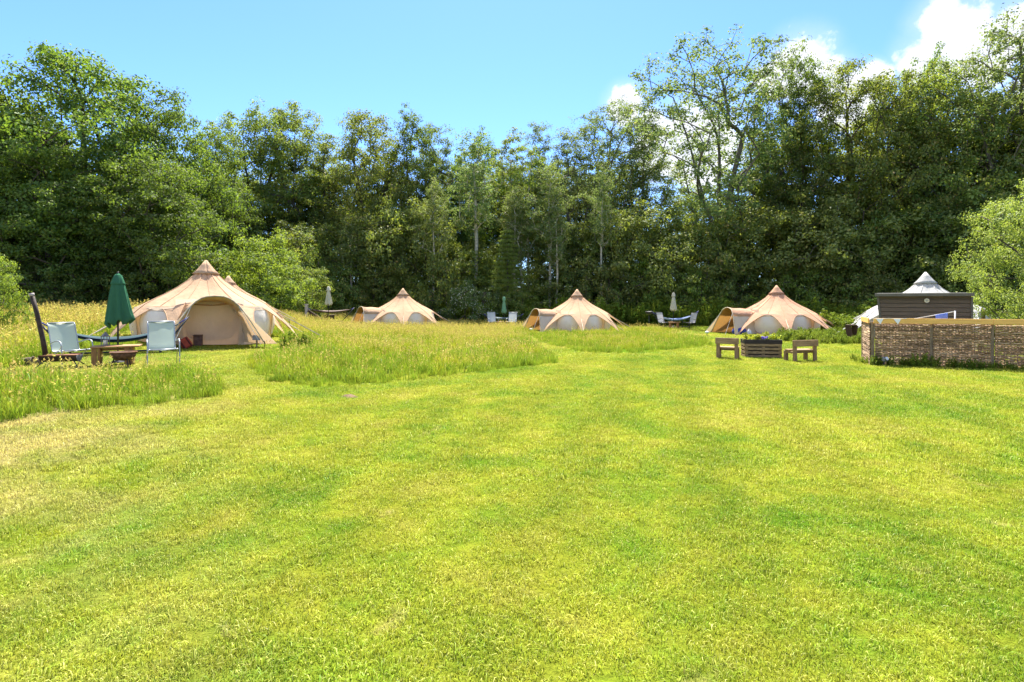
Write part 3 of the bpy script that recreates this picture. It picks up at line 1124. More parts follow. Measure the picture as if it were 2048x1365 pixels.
for px, Y, top, w in ((610, 44, 500, 110), (680, 45, 535, 110), (750, 46, 550, 110), (830, 46, 560, 100), (880, 46, 520, 110), (1160, 47, 545, 100), (1210, 46, 540, 110), (1270, 47, 530, 110),
                      (1330, 46, 545, 110), (1395, 46, 540, 120), (1460, 46, 535, 120), (1620, 44.5, 545, 120), (1690, 44, 540, 130), (1000, 49, 545, 110), (1065, 50, 545, 110), (1110, 49, 550, 100), (950, 50, 540, 100), (1750, 42, 545, 120), (1920, 39, 545, 130),
                      (200, 35, 530, 130), (120, 33.5, 535, 130), (280, 36, 545, 120), (60, 33, 530, 120)):
    plant('bush_low', 'bush', place(px, 'low bush'), 'bush', px, Y, top, w * 1.15, G4, mat='leaf_bright' if rs.random() < .45 else 'leaf_oak')
# bushes that stand out
plant('bush_bright', 'bush', 'large sunlit yellow green bush behind the nearest tent', 'bush', 530, 37, 476, 175, rot=1.0)
plant('bush_bright', 'bush', 'smaller leafy bush on the right of the large sunlit bush', 'bush', 610, 39, 535, 110, mat='leaf_oak')
plant('bush_flower', 'bush', 'low bush dotted with pale flowers between the two middle tents', 'bush', 930, 43, 560, 105, rot=.5)
plant('bush_flower', 'bush', 'small bush with whitish blossom left of the far green parasol', 'bush', 985, 45, 572, 60, rot=2.5)
plant('bush_low', 'bush', 'rounded dark green bush right behind the far green parasol', 'bush', 1040, 44, 585, 85)
plant('bush_near', 'bush', 'bright climbing bush at the left edge above the long grass', 'bush', -22, 21.5, 512, 120, rot=1.3)
plant('hawthorn', 'hawthorn_tree', 'pale green hawthorn with arching sprays at the right edge beyond the woven fence', 'tree', 2100, 22, 340, 290, rot=.8)
# dead stump by the conifer
st = thing('tree_stump', 'tall broken dead stump beside the pale green conifer', 'stump', at(968, 46.5))
MB().tube([(0, 0, -.3), (.05, 0, .8), (-.03, .02, 1.7), (.06, 0, 2.35)], [.26, .2, .17, .19], 9).tube([(0, 0, 1.5), (-.25, 0, 2.0), (-.3, 0, 2.4)], [.12, .09, .07], 6).build('trunk', 'log_wood', st, True)


# ------------------------------------------------------------------ tents
def petal_tent(name, label, loc, H=2.8, axis_deg=0.0, roof='canvas_tan', porch=True, group=None, seed=0, wall='canvas_cream', window='canvas_white', inner='canvas_ochre', rope='rope_cream', closed=False, R=3.55, door_len=1.35, low=False):
    """rounded canvas tent: peaked roof whose scalloped hem runs down to pegs, pale bulging walls below, hooped porch"""
    rg = random.Random(seed)
    t = thing(name, label, 'tent', loc, math.radians(axis_deg), group)
    k = H / 2.8
    n = 8
    legs = [math.radians(22.5 + 45 * i) for i in range(n)]
    # roof profile (r, z) from the peak to the shoulder and on to the ground
    prof = [(0.03, 2.80), (0.16, 2.62), (0.36, 2.37), (0.62, 2.12), (0.95, 1.88), (1.32, 1.66), (1.70, 1.46), (2.02, 1.28), (2.22, 1.10)]
    na = 16                       # samples per segment
    mb = MB()
    rings = []
    for j, (r, z) in enumerate(prof[:-1]):
        ring = []
        for a in range(n * na):
            ang = 2 * PI * a / (n * na) + legs[0]
            u = (a % na) / na
            sag = math.sin(PI * u) ** 2
            s = j / (len(prof) - 2)
            rr = r * (1 - 0.045 * sag * math.sin(PI * s) ** .7) + .012 * rg.uniform(-1, 1) * s
            ring.append((rr * math.cos(ang) * k, rr * math.sin(ang) * k, (z - 0.05 * sag * s) * k))
        rings.append(ring)
    # hem: from the shoulder ring down to an arch between the legs
    r0, z0 = prof[-2]
    steps = 7
    for sN in range(1, steps + 1):
        ring = []
        for a in range(n * na):
            ang = 2 * PI * a / (n * na) + legs[0]
            u = (a % na) / na
            e = abs(u - 0.0) if u < .5 else abs(1 - u)     # 0 at a leg, .5 in the middle
            e *= 2
            sag = math.sin(PI * u) ** 2
            w = 0.075
            if e <= w:
                hem = 0.02
            else:
                q = (1 - e) / (1 - w)
                hem = 1.17 * max(0.0, 1 - q ** 2.1) ** 0.55
                hem = max(hem, 0.02)
            ze = (z0 - .05 * sag) + (hem - (z0 - .05 * sag)) * sN / steps
            f = (z0 - ze) / z0
            rr = r0 + (R - r0) * f + .10 * math.sin(PI * f) * (1 - e)
            # the strap narrows as it comes down
            da = 0.0
            ring.append((rr * math.cos(ang + da) * k, rr * math.sin(ang + da) * k, ze * k))
        rings.append(ring)
    m = n * na
    for ring in rings:
        mb.v += ring
    for j in range(len(rings) - 1):
        for a in range(m):
            a2 = (a + 1) % m
            seg = a // na
            if porch and seg == n - 1 and j >= len(prof) - 2:
                continue
            mb.f.append((j * m + a, j * m + a2, (j + 1) * m + a2, (j + 1) * m + a))
    roof_o = mb.build('roof', roof, t, True)
    # hem piping along the arches
    pm = MB()
    for sgm in range(n):
        if porch and sgm == n - 1:
            continue
        pts = [rings[-1][(sgm * na + i) % m] for i in range(1, na)]
        pm.tube(pts, 0.016 * k, 5)
    pm.build('hem_piping', rope if roof == 'canvas_grey' else 'canvas_tan', roof_o, True)
    for a in range(0, m, na // 2):
        MB().tube([(x * 1.004, y * 1.004, z + .006) for x, y, z in [rings[j][a] for j in range(2, len(prof) - 1 + (3 if a % na == 0 else 0))]], (.014 if a % na == 0 else .008) * k, 5).build('seam', 'canvas_tan' if a % na == 0 and roof != 'canvas_grey' else roof, roof_o, True)
    # rain cap with two flaps
    cp = MB()
    capr = [(0.02, 2.84), (0.16, 2.645), (0.30, 2.46), (0.405, 2.345)]
    cr = []
    for (r, z) in capr:
        cr.append([(r * k * (1 + (.09 * abs(math.cos(2 * q)) if r > .35 else 0)) * math.cos(q), r * k * (1 + (.09 * abs(math.cos(2 * q)) if r > .35 else 0)) * math.sin(q), (z + .02) * k) for q in [2 * PI * i / 24 for i in range(25)]])
    cp.grid(cr)
    cp.build('rain_cap', roof, t, True, thick=0.015)
    MB().tube([(0, 0, 2.78 * k), (0, 0, 2.90 * k)], [.03, .012], 6).build('pole_tip', 'metal_dark', t)
    # walls: one panel per segment, bulging, with a pale window
    for sgm in range(n):
        if porch and sgm == n - 1:
            continue
        a0 = legs[sgm]
        rows = []
        for i in range(9):
            z = -0.15 + 1.34 * i / 8
            row = []
            for q in range(11):
                u = q / 10
                ang = a0 + u * PI / 4
                r = 2.09 + .15 * math.sin(PI * min(1, max(0, z) / 1.25)) * (.55 + .45 * math.sin(PI * u)) + .05 * math.sin(PI * u) + rg.uniform(-.008, .008)
                row.append((r * k * math.cos(ang), r * k * math.sin(ang), z * k))
            rows.append(row)
        wo_ = MB().grid(rows).build('wall_panel', wall, t, True)
        # rounded window panel set just outside the wall
        rows = []
        nr, nq = 7, 20
        for i in range(nr):
            f = i / (nr - 1)
            row = []
            for q in range(nq + 1):
                th = 2 * PI * q / nq
                cx, cz = math.cos(th), math.sin(th)
                cx = math.copysign(abs(cx) ** .75, cx)
                cz = math.copysign(abs(cz) ** .75, cz)
                u = .5 + .43 * f * cx + .05 * f * cz * (1 if sgm < 4 else -1)
                z = .58 + .50 * f * cz
                ang = a0 + u * PI / 4
                r = 2.09 + .15 * math.sin(PI * min(1, max(0, z) / 1.25)) * (.55 + .45 * math.sin(PI * u)) + .05 * math.sin(PI * u) + .022 + .02 * (1 - f * f)
                r += -.018 * (1 - f * f) + .010 * math.sin(9 * u + 5 * z + sgm) * (1 - f)
                row.append((r * k * math.cos(ang), r * k * math.sin(ang), z * k))
            rows.append(row)
        MB().grid(rows).build('window', window, wo_, True)
        MB().tube(rows[-1], .011 * k, 5, cap=False).build('window_trim', 'rope_cream', wo_, True)
    # guy straps and pegs
    for i, a in enumerate(legs):
        if porch and i in (0, n - 1):
            continue
        ca, sa = math.cos(a), math.sin(a)
        lz = float(gz(loc[0], loc[1]))
        MB().tube([(2.42 * k * ca, 2.42 * k * sa, .98 * k), (4.1 * k * ca, 4.1 * k * sa, 0.02)], .022, 5).build('guy_strap', rope, t)
        MB().tube([(4.08 * k * ca, 4.08 * k * sa, .12), (4.12 * k * ca, 4.12 * k * sa, -.2)], .014, 5).build('tent_peg', 'metal_dark', t)
    if porch:
        # hooped porch: an arch lofted outwards along +X
        def arch(xx, hw, top, flare, nn=18, lift=0.0, lean=0.0):
            pts = []
            for i in range(nn + 1):
                th = PI * i / nn
                c, s = math.cos(th), math.sin(th)
                yy = hw * math.copysign(abs(c) ** .74, c)
                zz = top * abs(s) ** .80
                yy *= 1 + flare * (1 - zz / top) ** 1.6
                pts.append(((xx + lean * (zz / top) - .0) * k, yy * k, zz * k))
            return pts
        L = door_len
        secs = [arch(1.62, .85, 1.40, .05), arch(1.95, .94, 1.44, .08), arch(2.3, .98, 1.48, .16), arch(2.05 + L * .55, .92, 1.48, .34), arch(2.05 + L, .88, 1.54, .60, lean=-.30)]
        for i, s_ in enumerate(secs):
            secs[i] = [(x, y, z + rg.uniform(-.006, .006)) for x, y, z in s_]
        po = MB().grid(secs).build('porch', 'canvas_cream' if roof != 'canvas_grey' else roof, t, True)
        inset = [[(x - .004, y * .985, z * .985 - .004) for x, y, z in s_] for s_ in secs]
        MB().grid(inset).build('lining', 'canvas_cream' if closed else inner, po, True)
        MB().tube([(x, y, z + .01) for x, y, z in secs[-1]], .024, 6).build('hoop', 'rope_cream', po, True)
        # roof-coloured hood over the hoop
        hood = []
        for i, s_ in enumerate(secs):
            hood.append([(x, y * 1.015, z * 1.012 + .014) for x, y, z in s_[4:-4]])
        MB().grid(hood).build('hood', roof, po, True, thick=0.01)
        # inner wall with its closed door panel
        rows = []
        for i in range(8):
            z = -.1 + 1.55 * i / 7
            row = []
            for q in range(13):
                yy = -1.02 + 2.04 * q / 12
                row.append(((1.86 - .12 * abs(yy) + .10 * math.sin(PI * i / 7)) * k + rg.uniform(-.006, .006), yy * k, z * k))
            rows.append(row)
        dn = MB().grid(rows).build('inner_wall', 'canvas_cream', t, True)
        if closed:
            rows = []
            for i in range(8):
                f = i / 7
                row = []
                for q in range(25):
                    th = 2 * PI * q / 24
                    yy = .80 * f * math.copysign(abs(math.cos(th)) ** .6, math.cos(th))
                    zz = .72 + .64 * f * math.copysign(abs(math.sin(th)) ** .6, math.sin(th))
                    row.append(((1.93 - .12 * abs(yy) + .06 * (1 - f * f) + .012 * math.sin(7 * zz + 3 * yy)) * k, yy * k, zz * k))
                rows.append(row)
            MB().grid(rows).build('door_panel', 'canvas_cream', t, True)
        else:
            MB().grid([[(1.985 * k, (-.62 + 1.24 * q / 8) * k, (.02 + 1.25 * i / 6 * (1 - .12 * abs(-1 + q / 4))) * k) for q in range(9)] for i in range(7)]).build('doorway_shade_sheet', 'interior_shade', t, True)  # dark sheet painted as the shade inside the open tent door
            MB().tube([(2.04 * k, .70 * k, .1 * k), (2.06 * k, .66 * k, .7 * k), (2.0 * k, .5 * k, 1.25 * k)], [.09, .07, .05], 7).build('door_flap', 'canvas_cream', t, True)
        for s in (-1, 1):
            e = secs[-1][0 if s > 0 else -1]
            MB().tube([(e[0], e[1], .1), (e[0] + .05, e[1], -.2)], .014, 5).build('tent_peg', 'metal_dark', t)
            q = secs[-1][5 if s > 0 else -6]
            MB().tube([q, (q[0] + .75 * k, q[1] + s * .55 * k, .02)], .010, 4).build('guy_rope', 'rope_pale', t)
            # weighted flap that sweeps from the porch hem to its peg
            a, b = secs[-1][1 if s > 0 else -2], secs[-3][0 if s > 0 else -1]
            MB().poly([e, (e[0] + .20 * k, e[1] + s * .34 * k, .0), secs[-1][4 if s > 0 else -5]]).poly([e, b, (e[0] + .20 * k, e[1] + s * .34 * k, 0)]).build('porch_flap', 'canvas_cream', po, thick=0.008)
    return t


def tent_at(px, Y, apex_py, lower=0.02):
    p = at(px, Y)
    return (p.x, p.y, p.z - lower), (ztop(apex_py, Y) - p.z + lower) * 2.8 / 2.9


TG = 'peaked canvas tents with pale bulging walls'
T1 = at(412, 21.6)
loc, H = tent_at(412, 21.6, 519, .05)
petal_tent('bell_tent', 'nearest large tan tent facing the camera with an arched open porch', loc, H, -57, 'canvas_tan', True, TG, 1, closed=True, R=3.2)
loc, H = tent_at(457, 27, 551)
petal_tent('bell_tent', 'tan tent almost hidden, only its peak and right slope showing behind the nearest tent', loc, H, -75, 'canvas_tan', True, TG, 2)
loc, H = tent_at(806, 39.5, 576)
petal_tent('bell_tent', 'small tan tent standing in the yellow long grass, farthest of the row', loc, H, 214, 'canvas_tan', True, TG, 3)
loc, H = tent_at(1154, 36, 578)
petal_tent('bell_tent', 'tan tent in the middle with its porch opening beside the pale path', loc, H, 202, 'canvas_tan', True, TG, 4)
loc, H = tent_at(1553, 32.5, 570)
petal_tent('bell_tent', 'salmon tent behind the wooden planter with blue bags in its porch', loc, H, 188, 'canvas_salmon', True, TG, 5)
loc, H = tent_at(1851, 29, 543)
petal_tent('bell_tent', 'pale grey tent whose top rises above the dark wooden hut', loc, H, 20, 'canvas_grey', False, TG, 6, wall='canvas_grey', window='canvas_grey', rope='rope_pale', R=3.35)

# bags in the porches
p = P(371, 699)
b = thing('padded_bag', 'red padded bag leaning by the entrance of the nearest tent', 'bag', (p.x, p.y, p.z), .5)
MB().box((0, 0, .20), (.30, .36, .34), ry=-.55).build('body', 'bag_red', b, bevel=.05)
MB().box((-.08, -.0, .16), (.05, .38, .36), ry=-.55).build('strap', 'bag_red_dark', b, bevel=.012)
MB().box((.10, 0, .24), (.05, .38, .36), ry=-.55).build('strap', 'bag_red_dark', b, bevel=.012)
p = P(387, 693)
b = thing('storage_box', 'small brown box next to the red bag in the tent entrance', 'box', (p.x + .1, p.y + .1, p.z), .4)
MB().box((0, 0, .17), (.26, .3, .34)).build('body', 'bag_brown', b, bevel=.015)
MB().box((0, 0, .36), (.28, .32, .04)).build('lid', 'bag_brown', b, bevel=.01)
p4 = at(1482, 31.4)
for i, (dx, dy, sx, lab) in enumerate(((-.15, -.15, .40, 'blue soft bag lying in the porch of the salmon tent'), (.32, .10, .34, 'second blue bag heaped behind the first in the salmon tent porch'))):
    b = thing('soft_bag', lab, 'bag', (p4.x + dx, p4.y + dy, zat(p4.x + dx, p4.y + dy)), .4 + i, 'blue bags in the porch')
    MB().lathe([(.02, 0), (.85 * sx, .02), (1.0 * sx, .16), (.8 * sx, .34), (.3 * sx, .42), (.01, .43)], 14, fold=.08, nf=5).build('body', 'bag_blue', b, True)
    MB().tube([(-.1, 0, .40), (-.06, 0, .50), (.06, 0, .50), (.1, 0, .40)], .018, 6).build('handle', 'cloth_white', b, True)
b = thing('white_bag', 'small white bag on the ground beside the blue bags', 'bag', (p4.x + .25, p4.y - .45, zat(p4.x + .25, p4.y - .45)))
MB().lathe([(.02, 0), (.15, .02), (.16, .14), (.09, .24), (.04, .30)], 12, fold=.08, nf=5).build('body', 'cloth_white', b, True)
MB().tube([(-.03, 0, .28), (0, 0, .36), (.03, 0, .28)], .01, 5).build('knot', 'cloth_white', b)


# ------------------------------------------------------------------ garden furniture
def catmull(pts, n=5):
    pts = [Vector(p) for p in pts]
    P_ = [pts[0]] + pts + [pts[-1]]
    out = []
    for i in range(1, len(P_) - 2):
        for s in range(n):
            t = s / n
            a, b, c, d = P_[i - 1:i + 3]
            out.append(.5 * ((2 * b) + (c - a) * t + (2 * a - 5 * b + 4 * c - d) * t * t + (3 * b - a - 3 * c + d) * t ** 3))
    out.append(pts[-1])
    return out


def sling_chair(name, label, loc, rz, sling='sling_teal', frame='metal_silver', group=None, scale=1.0):
    """high-backed sling patio chair, front towards -Y"""
    t = thing(name, label, 'chair', loc, rz, group, scale)
    side = catmull([(0, -.31, .415), (0, -.27, .43), (0, -.05, .40), (0, .14, .385), (0, .21, .44), (0, .27, .62), (0, .35, .85), (0, .40, 1.00), (0, .45, 1.06)], 4)
    rows = []
    for p in side:
        rows.append([(-.27 + .54 * q / 6, p.y + .018 * (1 - abs(q - 3) / 3), p.z - .022 * (1 - ((q - 3) / 3) ** 2)) for q in range(7)])
    MB().grid(rows).build('sling', sling, t, True)
    MB().tube([(-.27, side[-1].y, side[-1].z), (.27, side[-1].y, side[-1].z)], .016, 7).build('top_bar', frame, t, True)
    MB().tube([(-.27, -.30, .42), (.27, -.30, .42)], .016, 7).build('seat_bar', frame, t, True)
    for s in (-1, 1):
        MB().tube([(s * .28, p.y, p.z) for p in side], .013, 7).build('side_rail', frame, t, True)
        arm = catmull([(s * .325, -.38, 0), (s * .325, -.37, .30), (s * .325, -.345, .54), (s * .325, -.27, .635), (s * .325, -.10, .65), (s * .31, .16, .60), (s * .285, .27, .58)], 4)
        MB().tube(arm, .0145, 7).build('arm', frame, t, True)
        rear = catmull([(s * .30, -.20, .41), (s * .31, .02, .33), (s * .32, .22, .16), (s * .325, .36, 0)], 4)
        MB().tube(rear, .013, 7).build('rear_leg', frame, t, True)
    return t


def parasol(name, label, loc, H=2.4, r=.30, mat='umbrella_green', low=.46, group=None, seed=0, tilt=0.0, neat=False):
    t = thing(name, label, 'parasol', loc, seed * 1.3, group)
    MB().tube([(0, 0, 0), (0, 0, H - .02)], .022, 8).build('pole', 'metal_dark', t, True)
    rg = random.Random(seed)
    sides, rows = 48, []
    zb = H * low
    for i in range(12):
        f = i / 11
        z = zb + (H - .06 - zb) * f
        ring = []
        for q in range(sides + 1):
            th = 2 * PI * (q % sides) / sides
            base = r * (1 - f) ** (.40 if not neat else .7) + .035
            fo = .24 * (1 - f) * math.cos(7 * th + .8 * f)
            side_b = 1 + (.34 * (1 - f) ** 1.5 * max(0, math.cos(th - .5 + seed)) if not neat else 0)
            rr = base * (1 + fo) * side_b
            zz = z + (.07 * math.cos(7 * th) * (1 - f) ** 3) - (.0 if neat else .10 * max(0, -math.cos(th - .5 + seed)) * (1 - f) ** 2)
            ring.append((rr * math.cos(th), rr * math.sin(th), zz))
        rows.append(ring)
    cn = MB().grid(rows).build('canopy', mat, t, True, thick=0.006)
    cap = []
    for i, (rr, z) in enumerate(((.02, H), (.08, H - .05), (r * .42 + .05, H - .24), (r * .46 + .055, H - .28))):
        cap.append([(rr * (1 + (.10 * math.cos(7 * 2 * PI * q / 28) if i > 1 else 0)) * math.cos(2 * PI * q / 28), rr * (1 + (.10 * math.cos(7 * 2 * PI * q / 28) if i > 1 else 0)) * math.sin(2 * PI * q / 28), z) for q in range(29)])
    MB().grid(cap).build('top_flap', mat, cn, True, thick=0.006)
    MB().tube([(0, 0, H - .02), (0, 0, H + .05)], [.03, .015], 8).build('finial', 'metal_dark', t, True)
    MB().lathe([(.001, 0), (.2, 0), (.2, .04), (.05, .08), (.035, .2), (.001, .2)], 18).build('base', 'metal_dark', t, True)
    return t


def hammock(name, label, loc, rz, L=3.8, sag_z=.42, tip_z=1.05, fabric='hammock_blue', group=None, w=.27, span=.86, frame='metal_dark'):
    t = thing(name, label, 'hammock', loc, rz, group)
    hl = L / 2
    rows = []
    n = 26
    for i in range(n + 1):
        s = -1 + 2 * i / n
        x = s * hl * span
        z = sag_z + (tip_z - sag_z) * (abs(s) * span) ** 2.1
        ww = w * (1 - abs(s) ** 3.5) + .035
        row = []
        for q in range(11):
            v = -1 + q / 5
            row.append((x, v * ww + .008 * math.sin(7 * s + 3 * v), z + .34 * ww * v * v + (.05 * (1 - abs(s)) if v > .9 else 0) - .02))
        rows.append(row)
    MB().grid(rows).build('fabric', fabric, t, True, thick=0.006)
    for s in (-1, 1):
        zt = sag_z + (tip_z - sag_z) * span ** 2.1
        MB().tube([(s * hl * span, 0, zt), (s * hl, 0, tip_z)], .020, 6).build('cord', 'cord_blue', t, True)
        MB().tube([(s * hl, 0, tip_z + .01), (s * (hl - .52), 0, .36), (s * (hl - .78), 0, .07)], .026, 8).build('upright', frame, t, True)
        MB().tube([(s * (hl - .78), -.5, .035), (s * (hl - .78), .5, .035)], .028, 8).build('foot', frame, t, True)
    MB().tube([(-hl + .78, 0, .06), (hl - .78, 0, .06)], .028, 8).build('base_bar', frame, t, True)
    return t


def low_table(name, label, loc, rz, L=.98, Wd=.5, H=.44, top='wood_table', leg='wood_leg', group=None):
    t = thing(name, label, 'table', loc, rz, group)
    m = MB().box((0, 0, 0), (L, Wd / 4 - .008, .035)).mesh('plank', top, bevel=.006)
    for i in range(4):
        o = link('plank', m, t)
        o.location = ((i % 2) * .012, -Wd / 2 + Wd / 8 + i * Wd / 4, H)
    for s in (-1, 1):
        MB().box((s * .33 * L, 0, (H - .02) / 2), (.05, Wd * .8, H - .02)).build('side_board', leg, t, bevel=.006)
        MB().box((s * .33 * L - .09, -Wd * .36, (H - .02) / 2), (.11, .04, H - .022)).build('leg', leg, t, bevel=.005)
    MB().box((0, 0, H - .075), (.60 * L, .06, .06)).build('crossbar', leg, t, bevel=.005)
    return t


# near set on the left
p = P(152, 737)
sling_chair('patio_chair', 'pale teal sling chair left of the low table, beside the drum barbecue', at(140, p.y + .30), face(152) + math.radians(24), group='pale teal sling chairs')
p = P(325, 733)
sling_chair('patio_chair', 'pale teal sling chair right of the low table, near the tent porch', (p.x, p.y, p.z), face(325) + math.radians(4), group='pale teal sling chairs')
p = P(236, 733)
tb = at(233, p.y + .25)
low_table('low_table', 'low orange wooden table under the closed green parasol', tb, face(236) - .12, L=1.0, Wd=.55, H=.47)
parasol('parasol', 'closed dark green parasol standing at the low wooden table', at(236, tb.y + .45), 2.28, .205, 'umbrella_green', .46, None, 0)
p = P(250, 736)
fb = thing('fire_bowl', 'rusty fire bowl on thin legs in front of the low table', 'fire bowl', (p.x, p.y - .05, p.z))
MB().lathe([(.02, .17), (.16, .19), (.24, .27), (.265, .37), (.255, .375), (.22, .28), (.12, .22), (.01, .21)], 22).build('bowl', 'rust', fb, True)
for a in (-2.5, -.6, 1.57):
    MB().tube([(.18 * math.cos(a), .18 * math.sin(a), .24), (.25 * math.cos(a), .25 * math.sin(a), 0)], .016, 6).build('leg', 'rust_dark', fb)
MB().tube([(.27 * math.cos(q), .27 * math.sin(q), .375) for q in [2 * PI * i / 24 for i in range(25)]], .014, 6).build('rim', 'rust_red', fb, True)
ln = thing('lantern', 'grey square lantern with a cream candle on the low table', 'lantern', (tb.x - .26, tb.y - .02, tb.z + .488), .2)
MB().box((0, 0, .01), (.15, .15, .02)).build('base', 'lantern_grey', ln, bevel=.003)
for sx in (-1, 1):
    for sy in (-1, 1):
        MB().box((sx * .062, sy * .062, .12), (.014, .014, .20)).build('corner_post', 'lantern_grey', ln)
MB().box((0, 0, .225), (.155, .155, .016)).build('top_plate', 'lantern_grey', ln, bevel=.003)
MB().lathe([(.095, .233), (.05, .285), (.03, .30), (.03, .33), (.001, .335)], 4).build('roof', 'lantern_grey', ln)
MB().lathe([(.001, .02), (.05, .02), (.05, .13), (.001, .13)], 16).build('candle', 'candle', ln, True)
p = P(238, 716)
hammock('hammock', 'dark blue and green striped hammock on a stand behind the teal chairs', at(234, p.y + .9), face(234), L=3.72, sag_z=.36, tip_z=1.06, fabric='hammock_blue')

# drum barbecue with leaning chimney
p = P(120, 739)
dr = thing('drum_barbecue', 'rusty drum barbecue on splayed legs with a tall leaning chimney pipe', 'barbecue', at(122, p.y - .05), face(120) - .42, scale=.84)
half = []
for i in range(13):
    th = PI + PI * i / 12
    half.append((math.cos(th) * .185, .40 + math.sin(th) * .185))
MB().grid([[(x, a, b) for a, b in half] for x in (-.44, -.43, .43, .44)]).build('drum', 'rust_dark', dr, True, thick=0.012)
MB().poly([(-.44, a, b) for a, b in half]).build('end_plate', 'rust', dr, thick=0.01)
MB().poly([(.445, a, b) for a, b in half]).build('end_plate', 'sign_slate', dr, thick=0.01)
MB().box((.02, 0, .405), (.80, .34, .012)).build('grill_plate', 'rust_red', dr)
MB().box((0, -.19, .40), (.9, .02, .03)).build('rim', 'rust_red', dr)
for sx in (-1, 1):
    for sy in (-1, 1):
        MB().tube([(sx * .34, sy * .10, .26), (sx * .56, sy * .30, 0)], .015, 6).build('leg', 'metal_dark', dr)
MB().tube([(-.37, .02, .36), (-.44, .02, .85), (-.58, .03, 1.55), (-.70, .03, 2.06)], [.062, .060, .056, .054], 12).build('chimney', 'rust_dark', dr, True)
MB().tube([(-.695, .03, 2.03), (-.715, .03, 2.11)], .062, 12).build('chimney_collar', 'wood_grey', dr, True)
MB().tube([(.40, -.02, .22), (.44, -.02, .40)], .018, 6).build('vent', 'rust', dr)
p = P(55, 733)
lg = thing('log', 'weathered log lying in the grass left of the drum barbecue', 'log', (p.x, p.y + .1, p.z))
MB().tube([(-.22, 0, .10), (-.05, .01, .11), (.12, 0, .10), (.24, -.01, .105)], [.10, .11, .105, .10], 10).build('trunk', 'log_wood', lg, True)
MB().tube([(.10, -.05, .16), (.14, -.10, .24)], [.04, .025], 6).build('branch_stub', 'log_wood', lg)

# sign by the nearest tent
p = P(513, 697)
sg = thing('slate_sign', 'small grey blank sign on a stake at the right foot of the nearest tent', 'sign', (p.x, p.y, p.z), -.2)
MB().box((0, 0, .36), (.30, .03, .17), rx=-.15).build('board', 'sign_slate', sg, bevel=.006)
MB().box((0, .02, .17), (.04, .03, .4)).build('stake', 'wood_post', sg)

# far set beside the small left tent
p2 = at(656, 36.5)
gz2 = lambda q, Y: (at(q, Y).x, at(q, Y).y, at(q, Y).z)
parasol('parasol', 'closed cream parasol left of the small far tent', gz2(657, 36.6), 2.35, .17, 'umbrella_cream', .50, 'cream parasols beyond the meadow', 1, neat=True)
hammock('hammock', 'brown grey hammock in the long grass under the left cream parasol', gz2(662, 37.6), face(662), L=3.0, sag_z=.62, tip_z=.95, fabric='hammock_brown', w=.3, span=.84)
low_table('low_table', 'small dark table standing under the left cream parasol', gz2(660, 36.2), 0, L=.62, Wd=.5, H=.55, top='wood_table_dark', leg='wood_table_dark')
pw = gz2(613, 35)
po = thing('wooden_post', 'short pale grey post in the straw grass left of the cream parasol', 'post', pw)
MB().box((0, 0, .45), (.16, .16, 1.1)).build('post', 'wood_grey', po, bevel=.012)
MB().box((0, 0, 1.015), (.19, .19, .03)).build('cap', 'wood_grey', po, bevel=.008)
ln2 = thing('leaning_board', 'dark board leaning down from the pale grey post', 'board', (pw[0] + .12, pw[1] - .05, pw[2]), 0)
MB().box((.45, 0, .34), (1.1, .06, .14), ry=.55).build('plank', 'wood_table_dark', ln2, bevel=.008)
MB().box((.12, 0, .30), (.06, .06, .62)).build('brace', 'wood_table_dark', ln2)

# far set left of the middle tent
sling_chair('patio_chair', 'pale blue chair left of the far green parasol', gz2(985, 39.5), math.radians(16), 'sling_pale', group='pale blue chairs')
sling_chair('patio_chair', 'pale blue chair right of the far green parasol', gz2(1024, 39.3), math.radians(-10), 'sling_pale', group='pale blue chairs')
low_table('low_table', 'low table between the two pale blue chairs', gz2(1005, 39.4), 0, L=.75, Wd=.5, H=.42)
parasol('parasol', 'closed sage green parasol between the two pale blue chairs', gz2(1008, 39.9), 2.15, .12, 'umbrella_sage', .48, None, 2, neat=True)
hammock('hammock', 'grey hammock slung behind the two pale blue chairs', gz2(1007, 40.8), 0, L=2.9, sag_z=.55, tip_z=.95, fabric='hammock_grey', w=.25)

# far set left of the salmon tent
sling_chair('patio_chair', 'white sling chair facing right, left of the low table beyond the meadow', gz2(1327, 38.2), math.radians(28), 'sling_white', 'metal_dark', group='white chairs')
sling_chair('patio_chair', 'white sling chair facing left, right of the low table beyond the meadow', gz2(1380, 38.2), math.radians(-62), 'sling_white', 'metal_dark', group='white chairs')
low_table('low_table', 'low table with pale top between the two white chairs', gz2(1348, 38.0), 0, L=.75, Wd=.5, H=.42, top='wood_table')
parasol('parasol', 'closed cream parasol between the two white chairs', gz2(1347, 38.7), 2.42, .16, 'umbrella_cream', .50, 'cream parasols beyond the meadow', 3, neat=True)
hammock('hammock', 'pale blue striped hammock hung behind the two white chairs', gz2(1350, 39.6), 0, L=3.3, sag_z=.50, tip_z=1.15, fabric='hammock_pale', w=.25, span=.8)
q = gz2(1298, 37.5)
ft = thing('fire_basket', 'dark iron fire basket on a tall post left of the white chairs', 'brazier', q)
MB().tube([(0, 0, -.1), (0, 0, .95)], .03, 8).build('post', 'metal_dark', ft, True)
MB().lathe([(.05, .90), (.20, .97), (.26, 1.13), (.25, 1.14), (.17, 1.0), (.02, .96)], 14).build('basket', 'metal_dark', ft, True)
q = gz2(1062, 33.2)
sl = thing('solar_lamp', 'tiny white solar lamp in the grass left of the middle tent porch', 'lamp', q)
MB().tube([(0, 0, -.05), (0, 0, .16)], .02, 6).build('stake', 'metal_dark', sl)
MB().lathe([(.001, .28), (.08, .26), (.10, .21), (.07, .16), (.001, .15)], 12).build('head', 'cloth_white', sl, True)
sl2 = copy_tree(sl)
sl2.location = gz2(1414, 30.5)
